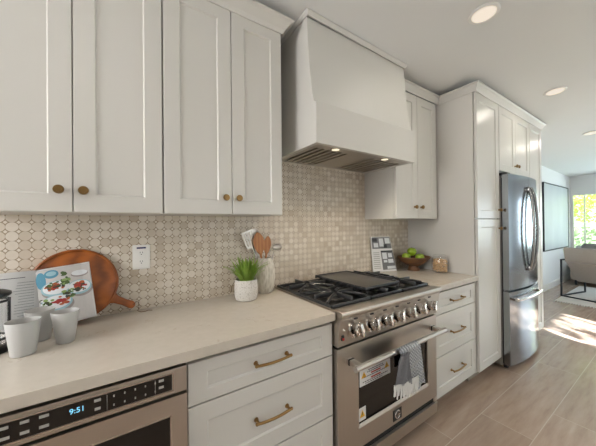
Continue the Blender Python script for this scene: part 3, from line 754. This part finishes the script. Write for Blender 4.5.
# ------------------------------------------------------------------ outlet on the splashback
ou = thing('wall_outlet', 'white double power outlet on the mosaic splashback', 'outlet', (-.797, -.0085, 1.190))
MB().box(-.040, .040, -.006, 0, -.064, .064, .003).build('cover_plate', 'white_plastic', ou)
for z in (-.024, .022):
    r_ = MB(); r_.mat('white_plastic').lathe([(.0, .0055), (.0165, .0055), (.0165, .008), (.0, .008)], (0, 0, z), 24, 'Y')
    r_.mat('darkink'); r_.box(-.0065, -.0045, -.0085, -.0075, z-.002, z+.006); r_.box(.0045, .0065, -.0085, -.0075, z-.002, z+.006); r_.cyl((0, -.0085, z-.008), (0, -.0075, z-.008), .0025, seg=10)
    r_.build('socket', None, ou)
MB().box(-.021, .021, -.0075, -.0055, .044, .052).build('indicator_strip', 'blueink', ou)

# ------------------------------------------------------------------ things on the left worktop
ZT = .9142
# round chopping board leaning on the wall
cb = thing('chopping_board', 'round acacia wood chopping board with handle leaning against the tiles', 'chopping board', (-1.062, -.075, ZT))
cb.rotation_euler = (math.radians(-9), 0, 0)
out = []; hd_a = math.radians(-30); cz_ = .172; r_ = .166
a0 = hd_a+math.radians(9); a1 = hd_a-math.radians(9)+2*PI
for i in range(57): a = a0+(a1-a0)*i/56; out.append((r_*math.cos(a), 0, cz_+r_*math.sin(a)))
u = Vector((math.cos(hd_a), 0, math.sin(hd_a))); v = Vector((-u.z, 0, u.x)); c0 = Vector((0, 0, cz_))
hpts = [c0+u*(r_+.012)-v*.019, c0+u*(r_+.05)-v*.0155, c0+u*(r_+.085)-v*.019, c0+u*(r_+.100)-v*.012, c0+u*(r_+.103), c0+u*(r_+.100)+v*.012, c0+u*(r_+.085)+v*.019, c0+u*(r_+.05)+v*.0155, c0+u*(r_+.012)+v*.019]
out += [tuple(p_) for p_ in hpts]
mb = MB().prism(out, (0, .020, 0), .004); mb.build('board', 'acacia', cb)
g = MB(); g.tube([(r_*.955*math.cos(2*PI*i/48), -.001, cz_+r_*.955*math.sin(2*PI*i/48)) for i in range(49)], .0045, 8); g.build('raised_rim', 'acacia', cb)
e = c0+u*(r_+.088)
MB().tube([tuple(e+Vector(p_)) for p_ in ((.004, -.004, .0), (.018, -.010, .014), (.028, -.008, .010), (.030, -.006, -.012), (.024, -.008, -.032), (.036, -.012, -.039), (.056, -.012, -.040), (.072, -.010, -.037), (.088, -.012, -.040))], .0017, 6).build('hanging_cord', 'stem', cb)

# open cookbook
bk = thing('cookbook', 'open cookbook showing salad bowls, propped against the chopping board', 'book', (-1.163, -.135, ZT+.011), 0)
bk.rotation_euler = (math.radians(-14), math.radians(-7.0), math.radians(2))
H_, Wp = .248, .182
def page(sgn, name):
    rows = []
    for k in (0.0, H_):
        rows.append([(sgn*Wp*s, -.012*math.sin(PI*min(1, s*1.15))*.8-.02*s*(0 if sgn > 0 else .2), k+.003) for s in [i/12 for i in range(13)]])
    return MB().grid(rows, .010).move(Matrix.Rotation(math.radians(5.5) if sgn < 0 else 0, 4, 'Y'))
pr_ = page(1, 'p').build('right_page', 'paper', bk); pl_ = page(-1, 'p').build('left_page', 'paper', bk)
MB().box(0, Wp+.004, .012, .015, 0, H_+.006, .001).build('cover', 'paper', bk); MB().box(-Wp-.004, 0, .012, .015, 0, H_+.006, .001).move(Matrix.Rotation(math.radians(5.5), 4, 'Y')).build('cover', 'paper', bk)
MB().box(-.012, .012, .004, .0119, .002, H_).build('spine', 'paper', bk)
def py(s): return -.012*math.sin(PI*min(1, s*1.15))*.8-.02*s*0
fp = MB()
def disc(cx, cz, rx, rz, mat, lift, seg=26):
    fp.mat(mat); n = seg
    rows = []
    for rr_ in (0.02, .35, .7, 1.0):
        rows.append([(cx+rx*rr_*math.cos(2*PI*i/n), py(max(0, min(1, (cx+rx*rr_*math.cos(2*PI*i/n))/Wp)))-.0058-lift, cz+rz*rr_*math.sin(2*PI*i/n)) for i in range(n+1)])
    fp.grid(rows)
for nm, c_ in (('photo_cloth', rgb(196, 191, 188)), ('photo_blue', rgb(80, 140, 164)), ('photo_rim', rgb(150, 186, 196)), ('photo_white', rgb(222, 224, 226)), ('photo_green', rgb(70, 92, 44)), ('photo_dark', rgb(56, 56, 40)), ('photo_red', rgb(160, 44, 38)), ('photo_orange', rgb(176, 92, 52)), ('photo_shadow', rgb(150, 140, 138)), ('photo_lime', rgb(132, 158, 92))):
    MT[nm] = plain(nm, c_, 0.45, 0, .05, 60)
fp.mat('photo_cloth')
rows = [[(Wp*s, py(s)-.0056, k) for s in [.035+i*.965/14 for i in range(15)]] for k in (.006, H_-.002)]
fp.grid(rows)
disc(.020, .200, .016, .036, 'photo_blue', .0002); disc(.055, .222, .024, .018, 'photo_blue', .0002); disc(.055, .224, .017, .010, 'photo_rim', .0004)
disc(.148, .205, .030, .014, 'photo_shadow', .0002); disc(.148, .209, .028, .012, 'photo_white', .0004)
for (cx, cz, rx, rz) in ((.066, .158, .050, .033), (.142, .146, .042, .032), (.062, .098, .052, .034)):
    disc(cx+.003, cz-.010, rx*1.03, rz, 'photo_shadow', .0002); disc(cx, cz, rx, rz, 'photo_rim', .0005); disc(cx, cz+.003, rx*.88, rz*.82, 'photo_white', .0008)
rr = random.Random(11)
for (cx, cz, rx, rz, cols, n_) in (
    (.064, .164, .036, .020, ('photo_red', 'photo_orange', 'photo_red', 'photo_dark'), 26), (.056, .174, .026, .016, ('photo_dark', 'photo_green', 'photo_dark'), 18),
    (.146, .152, .030, .017, ('photo_red', 'photo_red', 'photo_orange', 'photo_dark'), 24), (.130, .134, .034, .013, ('photo_dark', 'photo_green', 'photo_white'), 16),
    (.078, .102, .028, .020, ('photo_red', 'photo_orange', 'photo_red'), 22), (.030, .104, .026, .022, ('photo_green', 'photo_lime', 'photo_white', 'photo_dark'), 22),
    (.100, .184, .020, .024, ('photo_green', 'photo_lime', 'photo_green'), 22), (.104, .128, .022, .022, ('photo_green', 'photo_dark', 'photo_lime'), 18), (.094, .214, .006, .014, ('photo_green',), 6)):
    for i in range(n_):
        a = rr.uniform(0, 2*PI); q = rr.uniform(0, .9)
        disc(cx+rx*q*math.cos(a), cz+rz*q*math.sin(a), rr.uniform(.004, .010), rr.uniform(.003, .007), rr.choice(cols), .0010+.00003*i, 8)
fp.build('food_photo', None, pr_, smooth=False)
tx = MB(); tx.mat('ink')
def lp(s): return -.012*math.sin(PI*min(1, s*1.15))*.8-.004*s-.0060
for k in range(13):
    z = .205-.011*k; a = .018; l = rr.uniform(.045, .062)
    tx.box(-a-l, -a, lp(.25)-.0004, lp(.25)+.0003, z-.0007, z+.0007)
tx.mat('darkink').box(-.125, -.045, lp(.45)-.0008, lp(.45)+.0003, .224, .2262)
tx.mat('photo_dark')
for x, z in ((-.125, .165), (-.150, .165), (-.150, .135), (-.105, .165)): tx.box(x-.010, x+.010, lp(.6)-.0010, lp(.6)+.0003, z-.012, z+.012)
tx.move(Matrix.Rotation(math.radians(5.5), 4, 'Y')).build('printed_text', None, pl_, smooth=False)

# three white ceramic tumblers
def tumbler(label, x, y, rb, rt_, h):
    o = MB().lathe([(.0, .0), (rb-.003, 0), (rb, .003), (rt_-.001, h-.002), (rt_-.002, h), (rt_-.004, h-.002), (rb-.002, .010), (.0, .008)], (0, 0, 0), 48).build('tumbler', 'ceramic')
    o.location = (x, y, ZT); return tag(o, label, 'cup', 'white tumblers on the counter')
tumbler('flared white ceramic cup at the front, nearest the counter edge and the coffee press', -1.168, -.340, .033, .047, .117)
tumbler('flared white ceramic cup standing rightmost, in front of the salad photo', -1.063, -.297, .027, .0435, .118)
tumbler('white ceramic cup half hidden behind the two front cups', -1.150, -.215, .031, .046, .118)

# french press at the left edge
fpz = thing('coffee_press', 'glass coffee press with black lid at the left edge of the counter', 'coffee press', (-1.272, -.262, ZT))
MB().lathe([(.0, .0), (.052, 0), (.054, .004), (.054, .012), (.050, .018), (.0, .018)], (0, 0, 0), 40).build('base', 'black', fpz)
MB().lathe([(.0, .020), (.046, .020), (.049, .026), (.049, .195), (.0475, .195), (.0475, .028), (.0, .024)], (0, 0, 0), 40).build('beaker', 'thinglass', fpz)
g = MB()
for i in range(4):
    a = PI/4+i*PI/2-.5; g.box(.0495*math.cos(a)-.004, .0495*math.cos(a)+.004, .0495*math.sin(a)-.004, .0495*math.sin(a)+.004, .012, .185, .001)
for z in (.05, .180): g.lathe([(.0495, z-.004), (.052, z-.004), (.052, z+.004), (.0495, z+.004), (.0495, z-.004)], (0, 0, 0), 40)
g.build('frame', 'black', fpz)
l = MB().lathe([(.0, .196), (.054, .196), (.057, .200), (.056, .208), (.040, .216), (.012, .222), (.0, .222)], (0, 0, 0), 40).build('lid', 'black', fpz)
MB().lathe([(.004, .222), (.004, .232), (.013, .236), (.014, .246), (.008, .252), (.0, .253)], (0, 0, 0), 24).build('plunger_knob', 'black', l)
MB().tube([(-.050, -.0, .175), (-.085, 0, .172), (-.095, 0, .12), (-.085, 0, .06), (-.050, 0, .052)], .007, 10).build('handle', 'black', fpz)
MB().lathe([(.0, .026), (.0455, .026), (.0455, .031), (.0, .031)], (0, 0, 0), 36).build('filter_disc', 'chrome', fpz)

# potted grass plant
pp = thing('potted_plant', 'green grass-like plant in a small speckled white pot', 'plant', (-.272, -.160, ZT))
MB().lathe([(.0, .0), (.050, 0), (.060, .005), (.067, .030), (.068, .070), (.065, .118), (.063, .120), (.060, .117), (.061, .095), (.0, .095)], (0, 0, 0), 44).build('pot', 'pot', pp)
MB().lathe([(.0, .0955), (.0605, .0955), (.0595, .103), (.0, .107)], (0, 0, 0), 32).build('soil', 'soil', pp)
rr = random.Random(21)
for i in range(96):
    a = rr.uniform(0, 2*PI); rad = rr.uniform(.002, .046); L = rr.uniform(.14, .235); lean = rr.uniform(.10, 1.0)*(.45+.75*rad/.046)
    bx, by = rad*math.cos(a), rad*math.sin(a); wd = rr.uniform(.0042, .0072); rows_ = [[], [], []]
    for k in range(8):
        q = k/7; rout = L*.72*lean*q**1.25; zz = L*(.80*q-.40*lean*q*q)
        w2 = wd*(1-q)**.5*(.55+.9*min(1, q*3)); px, pyy = bx+math.cos(a)*rout, by+math.sin(a)*rout
        pyy = min(pyy, .148); zz += .0
        for r_i, sg in ((0, -1), (1, 0), (2, 1)):
            rows_[r_i].append((px+sg*math.sin(a)*w2, pyy-sg*math.cos(a)*w2, .098+zz-(.0018 if sg == 0 else 0)))
    MB().grid(rows_, .0006).build('leaf', 'leaf', pp)
MB().tube([(-.040, .01, .100), (-.066, .012, .112), (-.083, .01, .085), (-.088, .008, .055)], .0018, 6).build('dry_stem', 'stem', pp)

# utensil crock and the utensils standing in it
CRX, CRY = -.106, -.0785
cr_ = MB().lathe([(.0, .0), (.040, 0), (.049, .008), (.060, .045), (.0665, .100), (.064, .155), (.052, .200), (.042, .218), (.040, .224), (.037, .224), (.038, .216), (.048, .194), (.058, .14), (.058, .08), (.044, .02), (.0, .014)], (0, 0, 0), 56).build('utensil_crock', 'crock')
cr_.location = (CRX, CRY, ZT); tag(cr_, 'cream ribbed ceramic crock holding cooking utensils beside the range', 'crock')
def spoon(label, tip, base, hw, hl, mat):
    """head of half-width hw and length hl with a handle; tip & base are points relative to the crock"""
    tip, base = Vector(tip), Vector(base); d = (tip-base); L = d.length; d.normalize()
    o = thing('wooden_spoon', label, 'spoon', (CRX+base.x, CRY+base.y, ZT+base.z))
    R = d.to_track_quat('Z', 'Y').to_matrix().to_4x4()
    rows_f = []
    m_ = MB(); t_ = []
    n = 12
    for i in range(n+1):
        s = i/n; w2 = hw*math.sin(PI*min(.995, max(.03, s)))**.62*(0.72+.28*s) if True else 0
        z = L-hl+hl*s
        t_.append([(w2*math.cos(2*PI*k/14), .006*math.sin(2*PI*k/14)*(1 if math.sin(2*PI*k/14) > 0 else .3)-.002, z) for k in range(15)])
    m_.grid(t_); m_.quad(t_[0][:-1]); m_.quad(t_[-1][:-1][::-1])
    # face the flat of the spoon to the room
    Q = Matrix.Rotation(0, 4, 'Z')
    ax = Vector((1, 0, 0)); ax = (ax-d*ax.dot(d)).normalized(); ay = d.cross(ax)
    R = Matrix((ax, ay, d)).transposed().to_4x4()
    m_.move(R).build('spoon_head', mat, o)
    MB().cyl((0, 0, 0), (0, 0, L-hl+.015), .0058, .0065, 12).move(R).build('handle', mat, o)
    return o
spoon('larger wooden spoon in the crock, front left', (-.053, .003, .392), (.006, -.004, .030), .046, .150, 'spoonwood')
spoon('smaller wooden spoon in the crock, right of the larger spoon', (.030, .012, .365), (-.012, .010, .030), .032, .125, 'spoonwood')
def metal_tool(name, label, cat, tip, base, head):
    tip, base = Vector(tip), Vector(base); d = tip-base; L = d.length; d.normalize()
    o = thing(name, label, cat, (CRX+base.x, CRY+base.y, ZT+base.z))
    ax = Vector((1, 0, 0)); ax = (ax-d*ax.dot(d)).normalized(); R = Matrix((ax, d.cross(ax), d)).transposed().to_4x4()
    head(L).move(R).build('head', 'satin', o)
    MB().cyl((0, 0, 0), (0, 0, L-.02), .0035, .0035, 10).move(R).build('handle', 'chrome', o); return o
def turner(L):
    m_ = MB()
    for i in range(5): m_.box(-.036+.0163*i, -.036+.0163*i+.007, -.001, .001, L-.006, L+.080)
    m_.box(-.036, .036, -.001, .001, L-.018, L-.006); m_.box(-.036, .036, -.001, .001, L+.080, L+.090); m_.box(-.010, .010, -.001, .001, L-.03, L-.018); return m_
metal_tool('slotted_turner', 'slotted steel turner in the crock, leaning left', 'turner', (-.088, .015, .315), (.018, .004, .030), turner)
def ladle(L):
    m_ = MB(); m_.lathe([(.0, -.012), (.022, -.009), (.036, -.001), (.040, .008), (.038, .008), (.033, .001), (.020, -.006), (.0, -.009)], (0, 0, 0), 28, 'Z', 1.0, .62); m_.move(Matrix.Translation((.012, .0, L+.015)) @ Matrix.Rotation(math.radians(68), 4, 'X') @ Matrix.Rotation(.5, 4, 'Z')); return m_
metal_tool('ladle', 'steel ladle in the crock leaning right', 'ladle', (.078, .010, .275), (-.015, -.014, .030), ladle)
def masher(L):
    m_ = MB(); m_.lathe([(.0, -.005), (.024, -.003), (.034, .004), (.033, .006), (.022, 0), (.0, -.002)], (0, 0, 0), 28); m_.move(Matrix.Translation((0, 0, L)) @ Matrix.Rotation(math.radians(75), 4, 'X')); return m_
metal_tool('serving_spoon', 'round steel serving spoon half hidden behind the wooden spoons', 'spoon', (-.062, .030, .385), (.005, .020, .030), masher)

# ------------------------------------------------------------------ things on the right worktop
bc = thing('brochure', 'upright printed brochure with grey photos leaning against the tiles behind the range', 'brochure', (.985, -.028, ZT))
def bpnt(s, k, l=0.0):   # s along width, k along height
    a = Vector((0.012, .002, .0)); b_ = Vector((.262, -.062, .0)); ta = Vector((-.004, .016, .320)); tb = a+(b_-a)*.80+(ta-a)*.995
    return a.lerp(b_, s).lerp(ta.lerp(tb, s), k)+Vector((0, -.005-l, 0))
def bquad(m_, s0, s1, k0, k1, l): m_.quad([bpnt(s0, k0, l), bpnt(s1, k0, l), bpnt(s1, k1, l), bpnt(s0, k1, l)])
m_ = MB(); m_.prism([bpnt(0, 0), bpnt(1, 0), bpnt(1, 1), bpnt(0, 1)], (0, .004, 0)); sh = m_.build('card_sheet', 'paper', bc, smooth=False)
m_ = MB(); m_.mat('ink'); bquad(m_, .04, .98, .66, .985, .0006); m_.mat('photo_white')
for q in ((.40, .62, .72, .95), (.70, .95, .80, .96), (.12, .34, .70, .82)): bquad(m_, *q, .0010)
m_.mat('darkink')
for q in ((.06, .30, .86, .96), (.60, .76, .68, .78)): bquad(m_, *q, .0010)
m_.mat('ink'); bquad(m_, .42, .99, .05, .60, .0006); m_.mat('darkink'); bquad(m_, .42, .99, .56, .60, .0009)
m_.mat('photo_white')
for q in ((.47, .68, .36, .54), (.74, .92, .40, .52), (.50, .66, .26, .33), (.70, .94, .24, .35), (.62, .98, .07, .15)): bquad(m_, *q, .0010)
m_.mat('greylabel')
for k in range(9): bquad(m_, .06, .34, .10+.055*k, .118+.055*k, .0008)
m_.build('print', None, sh, smooth=False)

bw = thing('fruit_bowl', 'brown wooden footed fruit bowl near the pantry side', 'bowl', (1.398, -.168, ZT))
MB().lathe([(.0, .060), (.035, .046), (.050, .044), (.080, .058), (.118, .086), (.148, .124), (.147, .130), (.142, .128), (.112, .092), (.072, .066), (.030, .056), (.0, .062)][1:-1] + [(.0, .057)], (0, 0, 0), 48).build('bowl', 'bowlwood', bw)
MB().lathe([(.0, .0), (.054, 0), (.056, .006), (.046, .022), (.040, .044), (.0, .0455)], (0, 0, 0), 40).build('foot', 'bowlwood', bw)
def apple(label, x, y, z, r, rz):
    o = thing('apple', label, 'apple', (1.398+x, -.168+y, ZT+z), rz, 'green apples in the bowl')
    MB().lathe([(.0, -.80*r), (.18*r, -.86*r), (.45*r, -.84*r), (.80*r, -.52*r), (.98*r, -.05*r), (.98*r, .25*r), (.85*r, .60*r), (.55*r, .82*r), (.25*r, .84*r), (.08*r, .72*r), (.0, .66*r)], (0, 0, 0), 28).build('fruit', 'apple', o)
    MB().tube([(0, 0, .66*r), (.004, .002, .85*r), (.009, .004, 1.05*r)], .0013, 6).build('stalk', 'stem', o)
apple('green apple on top of the pile in the wooden bowl', -.042, -.012, .176, .041, .3)
apple('green apple lying right in the wooden bowl', .050, -.034, .117, .041, 1.2)
apple('green apple lying left in the wooden bowl', -.088, .016, .130, .038, 2.3)
apple('green apple in the middle front of the wooden bowl', -.026, -.078, .117, .038, 4.0)
apple('green apple at the back of the wooden bowl, half hidden', -.010, .066, .120, .040, 5.2)

jr = thing('glass_jar', 'round clear glass jar filled with cashews beside the pantry', 'jar', (1.486, -.372, ZT))
MB().lathe([(.0, .0), (.058, 0), (.066, .006), (.0695, .030), (.0695, .100), (.065, .126), (.057, .136), (.0555, .136), (.063, .124), (.067, .100), (.067, .030), (.064, .009), (.0, .006)], (0, 0, 0), 44).build('jar_body', 'thinglass', jr)
MB().lathe([(.0, .1365), (.058, .1365), (.061, .141), (.059, .150), (.044, .156), (.0, .158)], (0, 0, 0), 40).build('lid', 'thinglass', jr)
nt_ = thing('cashews', 'pale cashew nuts filling the glass jar', 'nuts', (1.486, -.372, ZT)); nt_['kind'] = 'stuff'
g = MB(); rr = random.Random(5)
for L in range(9):
    for i in range(34):
        a = rr.uniform(0, 2*PI); q = (.060-.010*abs((L-4)/4)**2)*math.sqrt(rr.uniform(.3, 1)); z = .016+.0115*L+rr.uniform(-.004, .004)
        b2 = rr.uniform(0, 2*PI); tl = rr.uniform(-.7, .7)
        pts = []
        for k in range(5):
            th = -1.1+2.2*k/4; pts.append((q*math.cos(a)+.0085*(math.cos(b2)*math.sin(th)), q*math.sin(a)+.0085*(math.sin(b2)*math.sin(th)), z+.007*math.cos(th)*math.cos(tl)-.004))
        pts = [Vector(p_) if math.hypot(p_[0], p_[1]) < .060 else Vector((p_[0]*.059/math.hypot(p_[0], p_[1]), p_[1]*.059/math.hypot(p_[0], p_[1]), p_[2])) for p_ in pts]
        g.tube(pts, .0042, 6)
g.mat('nut'); nm = g.build('nut_heap', 'nut', nt_); nm['kind'] = 'stuff'

# ------------------------------------------------------------------ living room end
pf = thing('framed_picture', 'large pale picture in a thin black frame on the far wall', 'picture', (5.93, -.001, .775))
m_ = MB(); PW, PH = 1.82, 1.36
for q in ((0, PW, 0, .02), (0, PW, PH-.02, PH), (0, .02, .02, PH-.02), (PW-.02, PW, .02, PH-.02)): m_.box(q[0], q[1], -.030, 0, q[2], q[3], .002)
m_.build('frame', 'blackmetal', pf, smooth=False)
MB().box(.02, PW-.02, -.022, -.012, .02, PH-.02).build('print', 'print', pf, smooth=False)

def lounge_chair(label, loc, rz, width=.74):
    """back faces local -x"""
    c = thing('lounge_chair', label, 'armchair', loc, rz)
    s = .011
    for y in (0, -width):
        f_ = MB(); D = .74; Hh = .655
        f_.box(-s, s, y-s, y+s, 0, Hh); f_.box(D-s, D+s, y-s, y+s, 0, Hh); f_.box(-s, D+s, y-s, y+s, Hh-s, Hh+s); f_.box(-s, D+s, y-s, y+s, 0, 2*s)
        f_.build('side_frame', 'blackmetal', c, smooth=False)
    f_ = MB(); f_.box(-s, s, -width+s, -s, 0, 2*s); f_.build('cross_rail', 'blackmetal', c, smooth=False); MB().box(.74-s, .74+s, -width, 0, .30, .30+2*s).build('cross_rail', 'blackmetal', c, smooth=False)
    y0, y1 = -.05, -width+.05
    m_ = MB(); m_.prism([(.02, y0, .62), (.10, y0, .64), (.44, y0, .30), (.36, y0, .24)], (0, y1-y0, 0), .02); m_.build('sling_back', 'fabric', c)
    m_ = MB(); m_.prism([(.36, y0, .24), (.40, y0, .38), (.78, y0, .44), (.78, y0, .32)], (0, y1-y0, 0), .02); m_.build('seat', 'fabric', c)
    n = 10; rows = []
    for i in range(n+1):
        k = i/n; rows.append([(-.02+.12*(1-k)+.02*math.sin(PI*k), y0+.045+(y1-y0-.09)*(j/8)*1.0-.0, .60+.27*k-.035*(j/8)**1.0*0) for j in range(9)])
    m_ = MB(); m_.prism([(.06, y0+.03, .605), (.18, y0+.03, .62), (.13, y0+.03, .86), (.07, y0+.03, .885), (.0, y0+.03, .87)], (0, y1-y0-.06, 0), .025); m_.build('back_cushion', 'fabric', c)
    return c
ch1 = lounge_chair('grey sling lounge chair with black metal frame seen from behind on the rug', (5.72, -.300, .013), math.radians(-14))
ch2 = tag(MB().box(-.09, .09, -.24, .24, 0, .40, .07, 4, Matrix.Rotation(.25, 3, 'Y')).build('cushion', 'pillow'), 'dark grey cushion at the right edge beyond the lounge chair', 'cushion')
ch2.location = (7.15, -.56, .50)
sf = thing('sofa', 'pale sofa standing under the far window', 'sofa', (7.60, -.14, 0))
MB().box(-.42, .38, -1.9, 0, .10, .42, .04).build('seat', 'fabric', sf); MB().box(.16, .40, -1.9, 0, .42, .78, .05).build('backrest', 'fabric', sf)
for y in (-.08, -1.82):
    for x in (-.36, .32): MB().cyl((x, y, 0), (x, y, .10), .02).build('leg', 'blackmetal', sf)
cu = tag(MB().box(-.07, .07, -.21, .21, 0, .40, .06, 4, Matrix.Rotation(.25, 3, 'Y')).build('cushion', 'patterned'), 'brown patterned cushion below the far window', 'cushion'); cu.location = (7.52, -.60, .43)
cu = tag(MB().box(-.07, .07, -.10, .10, 0, .40, .05, 4, Matrix.Rotation(.25, 3, 'Y')).build('cushion', 'ceramic'), 'white cushion in the corner below the far window', 'cushion'); cu.location = (7.52, -.265, .43)
rg_ = thing('area_rug', 'pale wool rug with tasselled edge under the lounge chair', 'rug', (5.27, -.30, 0))
MB().box(0, 1.8, -2.2, 0, .0005, .012, .003).build('rug_pile', 'rug', rg_)
g = MB()
for i in range(70):
    y = -.015-2.17*i/69; g.tube([(.0, y, .008), (-.03, y+random.uniform(-.006, .006), .010), (-.06, y+random.uniform(-.01, .01), .005)], .006, 6)
stuff(g.build('tassel_fringe', 'rug', rg_))

# ------------------------------------------------------------------ garden beyond the far window
lw = struct(MB().box(8.2, 24, -9, 6, -.12, -.02).build('lawn', 'grass', smooth=False)); lw.name = 'ground_outside'
def leaves(n, fn, size, seed):
    rr = random.Random(seed); t_ = bmesh.new()
    for i in range(n):
        c = Vector(fn(rr)); u = Vector((rr.gauss(0, 1), rr.gauss(0, 1), rr.gauss(0, 1))).normalized(); v = u.orthogonal().normalized(); s = size*rr.uniform(.6, 1.3)
        t_.faces.new([t_.verts.new(c+u*s), t_.verts.new(c+v*s*.55), t_.verts.new(c-u*s), t_.verts.new(c-v*s*.55)])
    m_ = MB(); m_._merge(t_); return m_
hg = thing('hedge', 'clipped green hedge outside the far window', 'hedge', (10.4, -.6, -.02))
MB().box(-.30, .30, -3.4, 1.9, .05, 1.22, .08).build('hedge_core', 'hedge', hg)
stuff(leaves(6500, lambda r: (r.uniform(-.42, .34), r.uniform(-3.5, 2.0), r.uniform(.02, 1.36)), .055, 3).build('foliage', 'hedge', hg, smooth=False))
def tree(label, loc, h, n, spread, seed):
    t_ = thing('tree', label, 'tree', loc, 0, 'garden trees beyond the hedge')
    MB().tube([(0, 0, 0), (.05, .03, h*.35), (0, 0, h*.75)], .09, 10, .03).build('trunk', 'bark', t_)
    stuff(leaves(n, lambda r: tuple(max(-1.6, min(1.6, r.gauss(0, 1)))*spread*q+o_ for q, o_ in ((1, 0), (1, 0), (.75, h*.62))), .10, seed).build('crown', 'tree', t_, smooth=False))
tree('leafy garden tree nearest the corner, seen through the left window pane', (13.4, 1.5, -.02), 3.8, 2600, .85, 31)
tree('leafy garden tree seen through the right part of the window', (13.2, -1.6, -.02), 3.8, 2600, .85, 32)
tree('taller leafy garden tree standing further back', (17.0, .1, -.02), 5.2, 2600, 1.1, 33)

def canopy(r):
    for _ in range(40):
        x = r.uniform(.9, 3.0); z = r.uniform(1.9, 3.1); u = (x-1.35)/1.25
        d_ = .30+.70*math.exp(-((u-.5)/.26)**2)
        if r.random() < d_: return (x-2.0, r.gauss(0, .22), z)
    return (0, 0, 2.5)
t_ = thing('tree', 'small leafy tree outside the glazed door opposite the kitchen', 'tree', (2.0, -6.4, -.02))
MB().tube([(0, .0, 0), (.03, .02, 1.0), (0, 0, 2.2)], .05, 10, .02).build('trunk', 'bark', t_)
stuff(leaves(820, canopy, .055, 77).build('crown', 'tree', t_, smooth=False))
struct(MB().box(-4, 9, -16, YF-.1, -.12, -.02).build('ground_front', 'grass', smooth=False))
